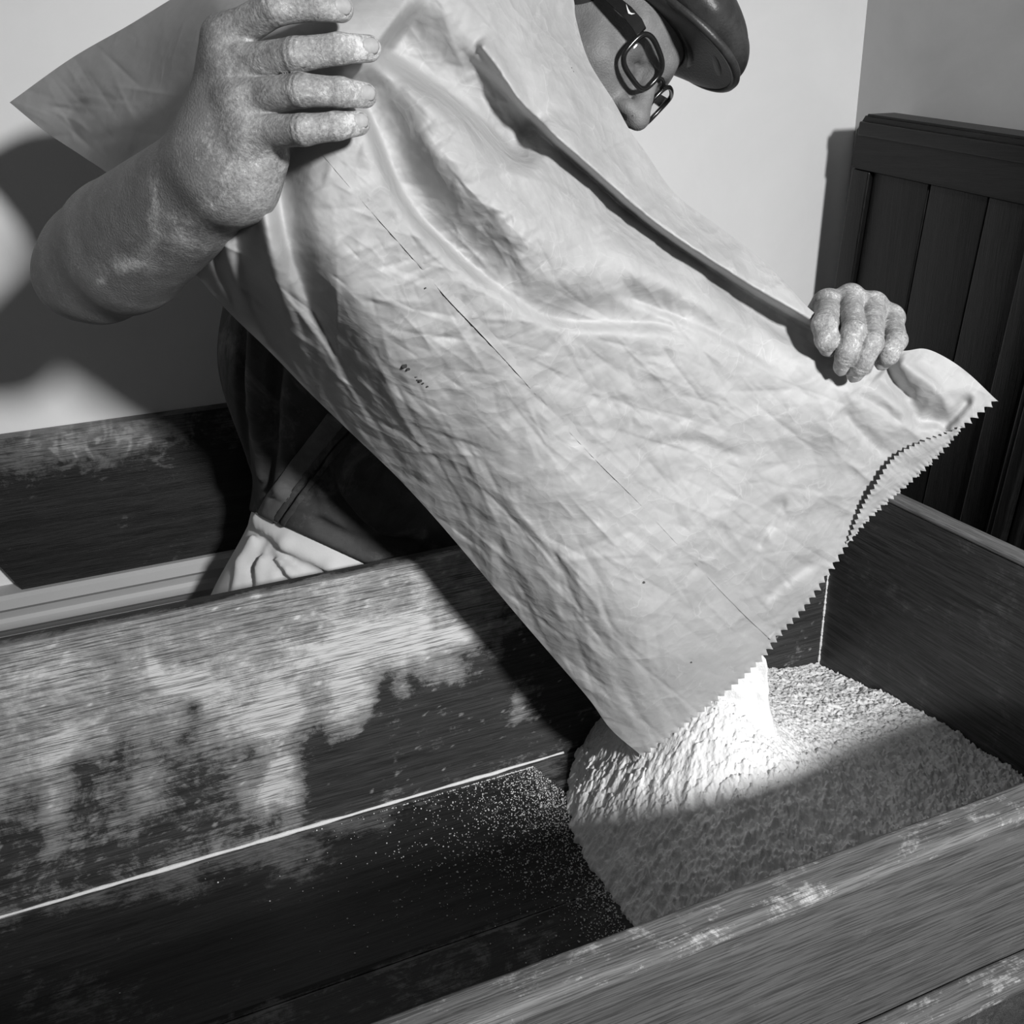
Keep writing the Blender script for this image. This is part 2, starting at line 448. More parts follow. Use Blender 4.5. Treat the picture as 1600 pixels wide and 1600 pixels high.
pboard('side_board', 0.0, u1, v_rail, Hh, TH - 0.02, TH, M['dark_panel'], 0)
# low pale skirting glimpsed past the cupboard
tag(box('baseboard_right', (WALL_X - 0.03, -2.2, 0), (WALL_X, 1.05, 0.14), M['trim'], bevel=0.004), kind='structure')

# ------------------------------------------------------------------ dough trough
RIM, YB, XE = 0.903, 1.09, 0.973
ZF = 1.45 - 0.915
YF = float(on_plane(1300, 1330, 2, RIM)[1])
XL = -1.25
trough = empty('dough_trough', (0, (YB + YF) / 2, 0))
tag(trough, 'long worn oak dough trough dusted with flour', 'trough')
# back board: dense inner face carrying the flour smears
nu, nv = 420, 120
U, W = np.meshgrid(np.linspace(XL, XE, nu), np.linspace(ZF - 0.02, RIM, nv), indexing='ij')
V = np.stack([U, np.full_like(U, YB), W], -1).reshape(-1, 3)
px, py = project(V)
top = 1018 - .211 * px; bot = 1430 - .289 * px
t = (py - top) / (bot - top)                                     # 0 at the rim, 1 at the joint
wob = fbm(px / 90, py / 60, 3) * 0.22 + fbm(px / 25, py / 60, 9) * 0.08
edge = np.interp(px, [-400, 0, 150, 300, 420, 520, 600, 700, 800, 950], [.62, .60, .50, .42, .62, .55, .46, .38, .30, .24])
dust = 0.52 * (1 - sst(-0.10, 0.14, t - edge + wob)) + 0.10
dust += 0.12 * (px < 420) * sst(0.2, 0.5, t) 
def blob(cx, cy, rx, ry, a, rot=0.0):
    dx, dy = px - cx, py - cy; c, s = math.cos(rot), math.sin(rot)
    return a * np.exp(-((dx * c + dy * s) / rx) ** 2 - ((-dx * s + dy * c) / ry) ** 2)
wn = 1 + 0.9 * fbm(px / 30, py / 30, 21)
dust += (blob(590, 1000, 110, 34, .55, -0.25) + blob(545, 1060, 26, 60, .4) + blob(435, 1110, 38, 40, .6) + blob(445, 1190, 26, 60, .4) +
         blob(430, 1240, 48, 34, .55) + blob(290, 1070, 60, 22, .35, .2) + blob(243, 1050, 8, 26, .5, -.4) + blob(60, 1060, 90, 60, .15) +
         blob(720, 990, 90, 16, .35, -0.2) + blob(810, 1095, 14, 30, .35) + blob(625, 1072, 14, 16, .25) + blob(700, 1060, 40, 12, .2) +
         blob(230, 1220, 30, 70, .22) + blob(90, 1230, 30, 80, .22) + blob(340, 1150, 60, 40, .15)) * wn * 1.45
dust -= blob(500, 1215, 34, 50, .35)
streak = fbm(px / 14, py / 220, 33)
dust += 0.10 * streak
dust += 0.12 * np.exp(-((1 - t) / 0.05) ** 2)
spk = fbm(px / 7, py / 7, 61, 3, 0.7)
dust += 0.5 * np.clip(spk - 0.42, 0, 1) * 3 * (t < 0.95)
dust = np.clip(dust, 0, 1.25)
Fc = [tuple(f) for f in grid_faces(nu, nv)]
THK = 0.026
V2 = np.vstack([V, V + (0, THK, 0)]); nV = len(V)
ring = [i * nv for i in range(nu)] + [(nu - 1) * nv + j for j in range(1, nv)] + [i * nv + nv - 1 for i in range(nu - 2, -1, -1)] + [j for j in range(nv - 2, 0, -1)]
Fc += [(a, a + nV, b + nV, b) for a, b in zip(ring, ring[1:] + ring[:1])]
Fc += [(nV + 0, nV + nv - 1, nV + nu * nv - 1, nV + (nu - 1) * nv)]
mesh_obj('back_board', V2, Fc, M['back_board'], trough, smooth=False, attrs={'dust': np.concatenate([dust, dust * 0])})
# front board, with rounded worn rim and a batten below
box('front_board', (XL, YF - 0.026, ZF - 0.03), (XE + 0.05, YF - 0.001, RIM - 0.010), M['front_board'], trough, bevel=0.004, cuts=80, wob=0.0008)
box('front_rim', (XL, YF - 0.030, RIM - 0.016), (XE + 0.05, YF + 0.001, RIM), M['rim'], trough, bevel=0.007, cuts=140, wob=0.0014, seed=3, seg=4)
pb = on_plane(1600, 1495, 1, YF - 0.03)[2]; pb2 = on_plane(1330, 1600, 1, YF - 0.03)[2]
zb_ = (pb + pb2) / 2
box('batten', (XL, YF - 0.050, zb_ - 0.022), (XE + 0.05, YF - 0.0265, zb_), M['rim'], trough, bevel=0.004, cuts=80, wob=0.001, seed=8)
box('skirt_board', (XL, YF - 0.042, zb_ - 0.16), (XE + 0.05, YF - 0.0265, zb_ - 0.0225), M['end_board'], trough, bevel=0.003)
# end boards with pale top edges
box('end_board', (XE, YF, ZF - 0.02), (XE + 0.026, YB + THK, RIM - 0.006), M['end_board'], trough, bevel=0.002)
box('end_rim', (XE - 0.001, YF, RIM - 0.006), (XE + 0.027, YB + THK + 0.005, RIM + 0.002), M['end_rim'], trough, bevel=0.003, cuts=30, wob=0.0006)
box('end_board', (XL - 0.026, YF, ZF - 0.02), (XL, YB + THK, RIM), M['end_board'], trough, bevel=0.002)
# floor planks
yj = float(on_plane(640, 1493, 2, ZF)[1])
def floor_plank(y0, y1, dz):
    nu, nv = 300, 40
    U, W = np.meshgrid(np.linspace(XL, XE, nu), np.linspace(y0, y1, nv), indexing='ij')
    Zf = np.full_like(U, ZF + dz)
    e = np.minimum(W - y0, y1 - W); Zf -= 0.003 * np.exp(-(e / 0.003) ** 2)
    V = np.stack([U, W, Zf], -1).reshape(-1, 3); px, py = project(V)
    d = 0.05 + 0.30 * np.exp(-((W.ravel() - YB) / 0.035) ** 2) + 0.30 * np.exp(-(e.ravel() / 0.005) ** 2) + 0.18 * (W.ravel() < yj)
    for cx, cy, rx, ry, a in ((440, 1345, 80, 32, .35), (560, 1290, 50, 20, .3), (300, 1390, 60, 30, .15), (150, 1560, 110, 60, .22), (860, 1260, 60, 60, .25), (120, 1400, 100, 20, .12)):
        d += a * np.exp(-((px - cx) / rx) ** 2 - ((py - cy) / ry) ** 2) * (1 + 0.9 * fbm(px / 25, py / 20, 5))
    nV = len(V); V2 = np.vstack([V, V - (0, 0, 0.02)])
    Fc = [tuple(f) for f in grid_faces(nu, nv)]
    ring = [i * nv for i in range(nu)] + [(nu - 1) * nv + j for j in range(1, nv)] + [i * nv + nv - 1 for i in range(nu - 2, -1, -1)] + [j for j in range(nv - 2, 0, -1)]
    Fc += [(a, a + nV, b + nV, b) for a, b in zip(ring, ring[1:] + ring[:1])]
    mesh_obj('floor_plank', V2, Fc, M['trough_floor'], trough, smooth=False, attrs={'dust': np.concatenate([d, d * 0])})
floor_plank(yj + 0.0004, YB - 0.0005, 0.0)
floor_plank(YF + (yj - YF) * 0.45 + 0.0012, yj - 0.0004, -0.001)
floor_plank(YF, YF + (yj - YF) * 0.45 - 0.0012, 0.0005)
for x in (XL + 0.08, XE - 0.10):
    for y in (YF + 0.03, YB - 0.05):
        box('leg', (x - 0.03, y - 0.03, 0), (x + 0.03, y + 0.03, ZF - 0.021), M['end_board'], trough, bevel=0.004)

# ------------------------------------------------------------------ flour
nx, ny = 520, 520
FX, FY = np.meshgrid(np.linspace(0.36, XE - 0.001, nx), np.linspace(YF + 0.004, YB - 0.001, ny), indexing='ij')
ol = np.array([on_plane(x_, y_, 2, ZF)[:2] for x_, y_ in ((985, 1442), (950, 1395), (915, 1340), (893, 1290), (884, 1250), (892, 1205), (903, 1165))])
ol = ol[np.argsort(ol[:, 1])]
xl = np.interp(FY, ol[:, 1], ol[:, 0]) + 0.006 * fbm(FY * 30, FX * 30, 4) + 0.008 * fbm(FY * 90, FX * 90, 6)
dx = FX - xl
prof = 0.082 + 0.10 * np.exp(-((FX - 0.58) / 0.17) ** 2 - ((FY - 0.86) / 0.20) ** 2) + 0.075 * np.exp(-((FX - 0.60) / 0.075) ** 2 - ((FY - 0.88) / 0.10) ** 2) - 0.050 * np.exp(-((FX - 0.97) ** 2 + (FY - 1.09) ** 2) / 0.16 ** 2)
rise = 1 - np.exp(-np.clip(dx, 0, None) / 0.085)
h = prof * rise
clump = fbm(FX * 34, FY * 34, 12, 6, 0.65); rid = 1 - np.abs(fbm(FX * 55, FY * 55, 31, 5, 0.6)) * 2
rough = 0.55 + 0.6 * sst(0.86, 0.70, FY)
amp = np.clip(dx / 0.03, 0, 1)
h = h + amp * rough * (0.0075 * clump + 0.011 * np.maximum(0, fbm(FX * 95, FY * 95, 90, 4, 0.6) - 0.05) + 0.0060 * fbm(FX * 210, FY * 210, 77, 3, 0.8) - 0.006 * np.maximum(0, 0.10 - np.abs(fbm(FX * 26, FY * 26, 51, 4, 0.6))) / 0.10)
h = np.where(dx < 0, -0.006, h + 0.001)
V = np.stack([FX, FY, ZF + h], -1).reshape(-1, 3)
heap = mesh_obj('flour_heap', V, grid_faces(nx, ny), M['flour'])
tag(heap, 'heap of white flour poured in the end of the wooden trough', 'flour', kind='stuff')
def heap_h(x, y):
    i = int(np.clip(round((x - 0.36) / (XE - 0.361) * (nx - 1)), 0, nx - 1)); j = int(np.clip(round((y - YF - 0.004) / (YB - YF - 0.005) * (ny - 1)), 0, ny - 1))
    return ZF + h[i, j]
# falling flour between the mouth of the sack and the heap
pts = []
SN, SK = 60, 40
front = catmull([(1010, 1178, 1.215), (1085, 1118, 1.20), (1150, 1066, 1.185), (1196, 1040, 1.18)], SN)
Vs = []
for i in range(SN):
    a = P(front[i, 0], front[i, 1], front[i, 2] + 0.012)
    for j in range(SK):
        tt = j / (SK - 1)
        zt_ = a[2] + 0.01; zb_2 = ZF + 0.10
        ee = math.sin(math.pi * min(1, (i + 1) / SN * 0.62)) ** 0.8
        out_ = (0.02 * tt + 0.05 * tt ** 2) * ee - 0.03 * (1 - ee)
        n_ = mnoise.noise(Vector((i * 0.16, j * 0.14, 1.0))) * 0.007 + mnoise.noise(Vector((i * 0.5, j * 0.4, 3.0))) * 0.003
        Vs.append((a[0] + 0.012 * tt * (i / SN - 0.3), a[1] - out_ + n_, zt_ + (zb_2 - zt_) * tt + n_ * 0.5))
Vs = np.array(Vs); nb = len(Vs)
Vb = Vs + (0.01, 0.05, 0)
stream_F = np.vstack([grid_faces(SN, SK, flip=True), grid_faces(SN, SK, nb)])
ring = [i * SK for i in range(SN)] + [(SN - 1) * SK + j for j in range(1, SK)] + [i * SK + SK - 1 for i in range(SN - 2, -1, -1)] + [j for j in range(SK - 2, 0, -1)]
stream_F = np.vstack([stream_F, np.array([(a, b, b + nb, a + nb) for a, b in zip(ring, ring[1:] + ring[:1])])])
so = mesh_obj('flour_stream', np.vstack([Vs, Vb]), stream_F, M['flour'], heap)
so['kind'] = 'stuff'
# beads of flour caught in the joints
def bead(name, p0, p1, r, seed, label):
    p0, p1 = np.array(p0), np.array(p1); n = 160; pts = []; rs = []
    for i in range(n):
        t_ = i / (n - 1); pts.append(p0 + (p1 - p0) * t_ + np.array((0, 0.0006, 0.0006)) * mnoise.noise(Vector((i * .3, seed, 0))))
        rs.append(r * (0.75 + 0.5 * mnoise.noise(Vector((i * 0.11, seed, 3.3))) + 0.35 * mnoise.noise(Vector((i * 0.45, seed, 1.3)))))
    V, Fc = tube(pts, rs, 7)
    return tag(mesh_obj(name, V, Fc, M['flour']), label, 'flour', kind='stuff')
bead('flour_bead', (XL + .01, YB - 0.001, ZF + 0.001), (0.5, YB - 0.001, ZF + 0.001), 0.0034, 1.0, 'line of flour caught along the joint of back board and trough floor')
bead('flour_bead', (XE - 0.001, YB - 0.001, ZF + 0.02), (XE - 0.001, YB - 0.001, ZF + 0.20), 0.0024, 5.0, 'thin upright line of flour in the trough corner')
# scattered flour grains beside the heap
V = []; Fc = []
oct_v = np.array([(1, 0, 0), (-1, 0, 0), (0, 1, 0), (0, -1, 0), (0, 0, 1), (0, 0, -1)], float)
oct_f = [(0, 2, 4), (2, 1, 4), (1, 3, 4), (3, 0, 4), (2, 0, 5), (1, 2, 5), (3, 1, 5), (0, 3, 5)]
for k in range(5200):
    y = random.uniform(YF + 0.1, YB - 0.01)
    y = min(YB - 0.012, random.gauss(0.96, 0.09)) if random.random() < 0.6 else y
    x = 0.445 - abs(random.expovariate(1 / (0.035 + 0.035 * (y > 0.85)))) + 0.02 * math.sin(y * 14 + 0.6)
    r = random.choice((0.0005, 0.0006, 0.0008, 0.0012)) * random.uniform(0.7, 1.3)
    b = len(V); V += list(oct_v * r + (x, y, ZF + r * 0.6)); Fc += [tuple(b + q for q in f) for f in oct_f]
tag(mesh_obj('flour_grains', V, np.array(Fc), M['flour'], smooth=False), 'loose grains of flour scattered on the dark trough floor', 'flour', kind='stuff')

# ------------------------------------------------------------------ paper sack
NU, NV = 420, 361
E0 = [(15, 160), (70, 205), (130, 245), (182, 282), (240, 345), (292, 412), (352, 482), (420, 548), (480, 610), (548, 676), (620, 745), (680, 810), (740, 880), (800, 952), (860, 1022), (920, 1092), (955, 1140), (1004, 1182)]
E1 = [(760, -230), (850, -90), (893, -10), (900, 30), (920, 95), (960, 160), (985, 205), (1010, 240), (1040, 285), (1068, 315), (1120, 352), (1180, 398), (1225, 440), (1268, 485), (1320, 520), (1370, 540), (1410, 548), (1445, 545), (1480, 560), (1515, 585), (1557, 625)]
C0 = [(15, 160), (110, 92), (200, 40), (300, -20), (420, -80), (560, -150), (760, -230)]
C1 = [(1004, 1182), (1060, 1140), (1130, 1085), (1185, 1035), (1215, 995), (1260, 945), (1303, 882), (1332, 838), (1365, 803), (1400, 772), (1440, 736), (1475, 700), (1503, 668), (1557, 625)]
e0, e1 = catmull(E0, NU)[:, :2], catmull(E1, NU)[:, :2]
c0, c1 = catmull(C0, NV)[:, :2], catmull(C1, NV)[:, :2]
u = np.linspace(0, 1, NU)[:, None, None]; v = np.linspace(0, 1, NV)[None, :, None]
px2 = ((1 - v) * e0[:, None] + v * e1[:, None] + (1 - u) * c0[None] + u * c1[None]
       - ((1 - u) * (1 - v) * c0[0] + (1 - u) * v * c0[-1] + u * (1 - v) * c1[0] + u * v * c1[-1]))
SPX, SPY = px2[..., 0], px2[..., 1]
ctrl = np.array([
 (15, 160, 1.03), (110, 92, .99), (200, 40, .93), (300, -20, .86), (420, -80, .80), (560, -150, .82), (760, -230, .88), (130, 245, .97), (182, 282, .885),
 (150, 165, .93), (240, 130, .845), (290, 180, .76), (300, 60, .775), (330, 0, .765),
 (340, 200, .685), (400, 120, .675), (400, 230, .682), (420, 40, .685), (540, 110, .636), (570, 170, .640), (500, 20, .65), (450, 300, .662), (560, 240, .650),
 (300, 415, .775), (352, 482, .83), (345, 380, .71), (400, 420, .715), (480, 610, .93), (500, 500, .75), (560, 560, .79), (430, 400, .685),
 (650, 300, .675), (600, 400, .69), (700, 450, .735), (800, 450, .75), (750, 130, .70), (650, 40, .68), (700, -60, .71), (850, 130, .775), (900, 30, .87), (893, -10, .87), (920, 95, .87), (960, 160, .88),
 (1010, 240, .90), (1068, 315, .92), (900, 300, .79), (1000, 400, .825), (1180, 398, .95), (1268, 485, .97), (1100, 430, .875), (1320, 520, .985), (1410, 548, .99), (1557, 625, 1.02), (1445, 545, 1.0), (1515, 585, 1.01),
 (620, 745, 1.0), (740, 880, 1.07), (860, 1022, 1.14), (1004, 1182, 1.235), (640, 640, .845), (700, 600, .82), (800, 700, .89), (900, 800, .96), (760, 800, .975), (900, 950, 1.04), (980, 1050, 1.10), (860, 920, 1.03),
 (1100, 950, 1.08), (1060, 1140, 1.205), (1130, 1085, 1.185), (1185, 1035, 1.17), (1215, 995, 1.16), (1260, 945, 1.14), (1303, 882, 1.12), (1346, 800, 1.085), (1395, 716, 1.05), (1440, 688, 1.04), (1500, 668, 1.03),
 (1100, 800, 1.01), (1000, 650, .92), (1200, 700, 1.0), (1100, 550, .90), (1200, 850, 1.06), (1300, 700, 1.01), (1250, 570, .955), (1330, 620, .975), (1400, 620, .99), (900, 550, .84)], float)
def tps_fit(c, lam=0.02):
    x = c[:, :2] / 500.0; n = len(c)
    r = np.linalg.norm(x[:, None] - x[None], axis=2); K = np.where(r > 0, r * r * np.log(r + 1e-9), 0) + lam * np.eye(n) * 0.15
    Pm = np.hstack([np.ones((n, 1)), x]); Am = np.block([[K, Pm], [Pm.T, np.zeros((3, 3))]])
    return x, np.linalg.solve(Am, np.concatenate([c[:, 2], np.zeros(3)]))
tx, tw = tps_fit(ctrl)
def tps_eval(px, py):
    q = np.stack([px.ravel(), py.ravel()], 1) / 500.0; out = tw[-3] + q @ tw[-2:]
    for k in range(len(tx)):
        r2 = ((q - tx[k]) ** 2).sum(1) + 1e-12; out += tw[k] * 0.5 * r2 * np.log(r2)
    return out.reshape(px.shape)
D = tps_eval(SPX, SPY)
def poly_dist(pts, px, py):
    """signed distance to a polyline and position along it (0..1)"""
    pts = np.asarray(pts, float); best = np.full(px.shape, 1e9); sg = np.zeros(px.shape); pos = np.zeros(px.shape)
    L = np.concatenate([[0], np.cumsum(np.linalg.norm(np.diff(pts, axis=0), axis=1))])
    for k in range(len(pts) - 1):
        a, b = pts[k], pts[k + 1]; d = b - a; l2 = d.dot(d)
        t = np.clip(((px - a[0]) * d[0] + (py - a[1]) * d[1]) / l2, 0, 1)
        qx, qy = px - a[0] - t * d[0], py - a[1] - t * d[1]; dd = np.hypot(qx, qy)
        m = dd < best
        best = np.where(m, dd, best); sg = np.where(m, np.sign(d[0] * qy - d[1] * qx), sg); pos = np.where(m, (L[k] + t * math.sqrt(l2)) / L[-1], pos)
    return best * sg, pos          # positive = to the right of travel on the photo (downwards for left-to-right)
def sm(pts): return catmull(pts, 40)[:, :2]
def valley(pts, w_lo, w_hi, amp, taper=(0.12, 0.25)):
    """furrow; w_lo its width on the lower-left side, w_hi on the upper-right side"""
    s, t = poly_dist(sm(pts), SPX, SPY)
    wd = np.where(s > 0, w_lo, w_hi)
    return 1.45 * amp * np.exp(-(s / wd) ** 2) * sst(-0.001, taper[0], t) * (1 - sst(1 - taper[1], 1.001, t))
# the overlapping roll along the upper edge: deep furrow below it, a raised lip above
flap = [(700, 60), (770, 130), (840, 205), (905, 262), (1000, 345), (1090, 408), (1180, 465), (1268, 515), (1300, 535)]
s, t = poly_dist(sm(flap), SPX, SPY)
env = sst(0.0, 0.35, t) * (1 - sst(0.9, 1.0, t))
D += env * (0.034 * np.where(s > 0, np.exp(-(s / 40) ** 2), np.exp(-(s / 6) ** 2)) - 0.030 * sst(2, -16, s) * (0.55 + 0.45 * np.exp(-((s + 14) / 22) ** 2)))
D += valley([(590, 60), (660, 110), (740, 170), (800, 225), (850, 262)], 22, 70, 0.048, (.1, .2))
D += -valley([(745, 60), (790, 120), (812, 165), (835, 205)], 8, 14, 0.008)
D += -valley([(640, 200), (700, 250), (790, 330), (900, 420)], 40, 30, 0.008)
D += valley([(540, 100), (585, 185), (640, 310), (720, 395), (790, 450), (870, 490)], 14, 55, 0.034, (0.12, 0.4))
D += valley([(770, 440), (860, 492), (960, 500), (1040, 505), (1130, 540)], 14, 46, 0.019, (0.3, 0.4))
D += valley([(425, 190), (436, 285), (452, 380), (490, 480), (545, 590), (600, 680)], 14, 34, 0.016, (0.15, 0.5))
D += valley([(350, 250), (365, 345), (385, 440), (420, 530), (470, 610)], 12, 24, 0.011, (0.03, 0.5))
D += -valley([(395, 220), (410, 320), (430, 430), (478, 560), (520, 640)], 12, 12, 0.006, (0.03, 0.4))
D += valley([(330, 380), (345, 430), (375, 490)], 6, 12, 0.006)
D += valley([(1100, 425), (1180, 490), (1260, 545)], 10, 18, 0.006)
D += valley([(960, 455), (1080, 500), (1160, 540), (1240, 590)], 9, 26, 0.010)
D += valley([(1380, 560), (1400, 600), (1432, 625)], 7, 12, 0.009) + valley([(1425, 560), (1470, 600), (1500, 640)], 8, 16, 0.007) + valley([(1310, 640), (1360, 690), (1390, 720)], 6, 12, 0.005) + valley([(1330, 610), (1380, 640), (1420, 670)], 6, 12, 0.005) + valley([(1180, 860), (1215, 800), (1230, 770)], 7, 12, 0.005) + valley([(1190, 940), (1240, 900), (1290, 870)], 8, 14, 0.006)
D += valley([(1370, 585), (1420, 630), (1440, 655), (1500, 652)], 12, 22, 0.016, (0.05, 0.3))
D += -valley([(1400, 560), (1450, 590), (1505, 625)], 16, 16, 0.008)
D += valley([(1470, 675), (1500, 640), (1520, 615)], 8, 10, 0.008)
D += valley([(1010, 700), (1080, 690), (1170, 720)], 14, 10, 0.004)
D += valley([(130, 235), (170, 215), (230, 205)], 10, 10, 0.004, (.4, .5)) + valley([(185, 270), (215, 235), (250, 215)], 10, 10, 0.005, (.4, .5)) + valley([(100, 200), (120, 170), (160, 150)], 10, 10, 0.003, (.4, .5)) + valley([(60, 180), (130, 165), (210, 175)], 14, 10, 0.004, (.4, .5))
# crumples: many short straight creases, each a small ridge with a sharp crest
crump = np.zeros_like(D)
def edge_d(poly):
    return np.abs(poly_dist(np.asarray(poly, float)[::2], SPX, SPY)[0])
dlow = edge_d(E0)
zone = sst(420, 820, SPX + 0.35 * SPY - 60)                       # crumpled towards the mouth, smooth near the hand
axis_dir = math.atan2(1182 - 300, 1005 - 420)
for k in range(1150):
    i, j = RNG.randint(NU), RNG.randint(NV)
    cx, cy = SPX[i, j], SPY[i, j]; z_ = zone[i, j]; near = dlow[i, j] < 110
    if RNG.rand() > 0.12 + 0.88 * z_ and not (near and SPY[i, j] > 450): continue
    if near: th = axis_dir + RNG.randn() * 0.28; ln = RNG.uniform(30, 95); wd = RNG.uniform(4, 9); am = RNG.uniform(0.0008, 0.0026)
    else: th = RNG.choice([axis_dir, axis_dir - 0.5, axis_dir + 1.4, RNG.uniform(0, 3.14)]) + RNG.randn() * 0.3; ln = RNG.uniform(22, 80); wd = RNG.uniform(5, 15); am = RNG.uniform(0.0005, 0.0020) * (0.35 + 0.65 * z_)
    if RNG.rand() < 0.45: am = -am
    c, s_ = math.cos(th), math.sin(th)
    dx, dy = SPX - cx, SPY - cy
    m = (np.abs(dx) < ln * 2) & (np.abs(dy) < ln * 2)
    al = dx[m] * c + dy[m] * s_; ac = -dx[m] * s_ + dy[m] * c + 0.10 * wd * np.sin(al / ln * 3)
    crump[m] += am * np.exp(-(al / ln) ** 2) * np.exp(-np.abs(ac) / wd)
for k in range(1500):                                             # fine sharp wrinkles
    i, j = RNG.randint(NU), RNG.randint(NV)
    if RNG.rand() > 0.05 + 0.95 * zone[i, j]: continue
    cx, cy = SPX[i, j], SPY[i, j]; th = RNG.uniform(0, 3.14) if dlow[i, j] > 130 else axis_dir + RNG.randn() * .35
    ln = RNG.uniform(9, 34); wd = RNG.uniform(2.6, 6); am = RNG.uniform(.0004, .0012) * RNG.choice((-1, 1))
    c, s_ = math.cos(th), math.sin(th); dx, dy = SPX - cx, SPY - cy
    m = (np.abs(dx) < ln * 1.8) & (np.abs(dy) < ln * 1.8)
    al = dx[m] * c + dy[m] * s_; ac = -dx[m] * s_ + dy[m] * c
    crump[m] += am * np.exp(-(al / ln) ** 2) * np.exp(-np.abs(ac) / wd)
for k in range(40):                                               # puckers at the tied corner
    cx, cy = RNG.uniform(40, 260), RNG.uniform(100, 280); th = RNG.uniform(-.9, .9) + .35
    ln = RNG.uniform(12, 45); wd = RNG.uniform(4, 9); am = RNG.uniform(.001, .0030) * RNG.choice((-1, 1)); c, s_ = math.cos(th), math.sin(th)
    dx, dy = SPX - cx, SPY - cy; al = dx * c + dy * s_; ac = -dx * s_ + dy * c
    crump += am * np.exp(-(al / ln) ** 2) * np.exp(-np.abs(ac) / wd)
for k in range(60):                                               # bigger dents
    i, j = RNG.randint(NU), RNG.randint(NV)
    if zone[i, j] < 0.35: continue
    cx, cy = SPX[i, j], SPY[i, j]; r = RNG.uniform(35, 80)
    crump += RNG.choice((-1, 1)) * RNG.uniform(0.001, 0.0032) * np.maximum(0, 1 - np.hypot((SPX - cx) * 1.0, SPY - cy) / r)
crump += 0.004 * fbm(SPX / 120, SPY / 120, 41, 3) * (0.3 + 0.7 * zone) + 0.0008 * fbm(SPX / 22, SPY / 22, 47, 3)
D += crump * 1.25
# pinked mouth
uu = np.linspace(0, 1, NU)[:, None]; vv = np.linspace(0, 1, NV)[None]
ph = (np.arange(NV) % 6) / 6.0
saw = np.abs(ph * 2 - 1) - 0.5
SPX2, SPY2 = SPX.copy(), SPY.copy()
perp = np.array((0.82, 0.57))
saw = saw * (0.75 + 0.5 * vnoise(np.arange(NV) / 6.0, np.zeros(NV), 3))
SPX2[-1] += saw * 7 * perp[0]; SPY2[-1] += saw * 7 * perp[1]
SPX2[-2] += saw * 2.5 * perp[0]; SPY2[-2] += saw * 2.5 * perp[1]
front_w = P(SPX2, SPY2, D)
# back layer
fill = np.interp(np.linspace(0, 1, NU), [0, .05, .2, .45, .75, .92, 1], [0, .06, .13, .15, .12, .075, .05])[:, None]
prof = np.power(np.clip(4 * vv * (1 - vv), 0, 1), 0.55)
T = fill * prof
T += 0.0015
e_fac = np.minimum(1, np.minimum(np.arange(NV), np.arange(NV)[::-1]) / 3.0)[None] * np.minimum(1, np.arange(NU) / 3.0)[:, None]
T *= e_fac
mo = sst(0.80, 1.0, uu) * np.interp(np.linspace(0, 1, NV), [0, .56, .64, .74, .84, .93, 1], [0, 0, .35, 1, .9, .35, 0])[None]
mo = mo * 0
Bx = SPX + 38 * mo + (np.where(np.arange(NU)[:, None] == NU - 1, 1, 0) * (saw * 10 * perp[0])[None])
By = SPY + 42 * mo + (np.where(np.arange(NU)[:, None] == NU - 1, 1, 0) * (saw * 10 * perp[1])[None])
back_d = D * 1.0 + T + 0.035 * mo
# the far layer is kept inside the outline of the near one except at the open mouth
cxl = SPX + (0.5 - vv) * 0
back_w = P(Bx, By, back_d)
mid = front_w[:, NV // 2][:, None]
shrink = (0.30 * (1 - prof) * 0)
nF = NU * NV
sack = empty('flour_sack', tuple(P(1004, 1182, 1.235)))
tag(sack, 'large crumpled kraft paper sack tipped to pour flour, with a pinked open mouth', 'sack')
mesh_obj('front_sheet', front_w.reshape(-1, 3), grid_faces(NU, NV), M['paper'], sack, attrs={'crumple': (0.25 + 0.75 * zone).ravel()})
st = 1
mesh_obj('back_sheet', back_w.reshape(-1, 3), grid_faces(NU, NV, flip=True), M['paper'], sack, attrs={'crumple': (0.25 + 0.75 * zone).ravel()})
# long overlapping seam: a strip of paper whose free edge lifts here and there
from_idx = [(492, 228), (560, 308), (640, 398), (700, 468), (745, 515), (805, 580), (862, 645), (930, 718), (1000, 788), (1090, 885), (1150, 948), (1204, 1000)]
seam = catmull(from_idx, 500)[:, :2]
tg = np.gradient(seam, axis=0); tg /= np.linalg.norm(tg, axis=1)[:, None]; nr = np.stack([-tg[:, 1], tg[:, 0]], 1)   # towards lower-left
if nr[0, 0] > 0: nr = -nr
pxs = seam[:, None] + nr[:, None] * np.array([0, -2.0, -5.0, -14.0])[None, :, None]
# nearest sheet depth by bilinear lookup on the patch
def sheet_depth(q):
    q = q.reshape(-1, 2); out = np.empty(len(q))
    for a in range(0, len(q), 64):
        b = q[a:a + 64]
        sub = D[::2, ::2]; sx = SPX[::2, ::2]; sy = SPY[::2, ::2]
        dd = (sx[None] - b[:, 0, None, None]) ** 2 + (sy[None] - b[:, 1, None, None]) ** 2
        out[a:a + 64] = sub.ravel()[dd.reshape(len(b), -1).argmin(1)]
    return out
dep = sheet_depth(pxs).reshape(500, 4)
k5 = np.ones(9) / 9
for c in range(4): dep[4:-4, c] = np.convolve(dep[:, c], k5, 'valid')
ts = np.linspace(0, 1, 500)
lift = np.interp(ts, [0, .05, .10, .14, .22, .26, .29, .36, .44, .52, .56, .60, .66, .70, .74, .78, .82, .9, .94, 1], [0, .5, 0, .6, .9, -.3, 1.2, 2.2, 1.4, -.2, -.4, .5, 1.2, .8, -.4, .7, -.2, .8, 1.4, 2.0]) * 0.0011
dep = dep - np.stack([lift + .0001, lift * 0.8 + .0001, lift * 0.35 + .0002, np.full(500, 0.0002)], 1)
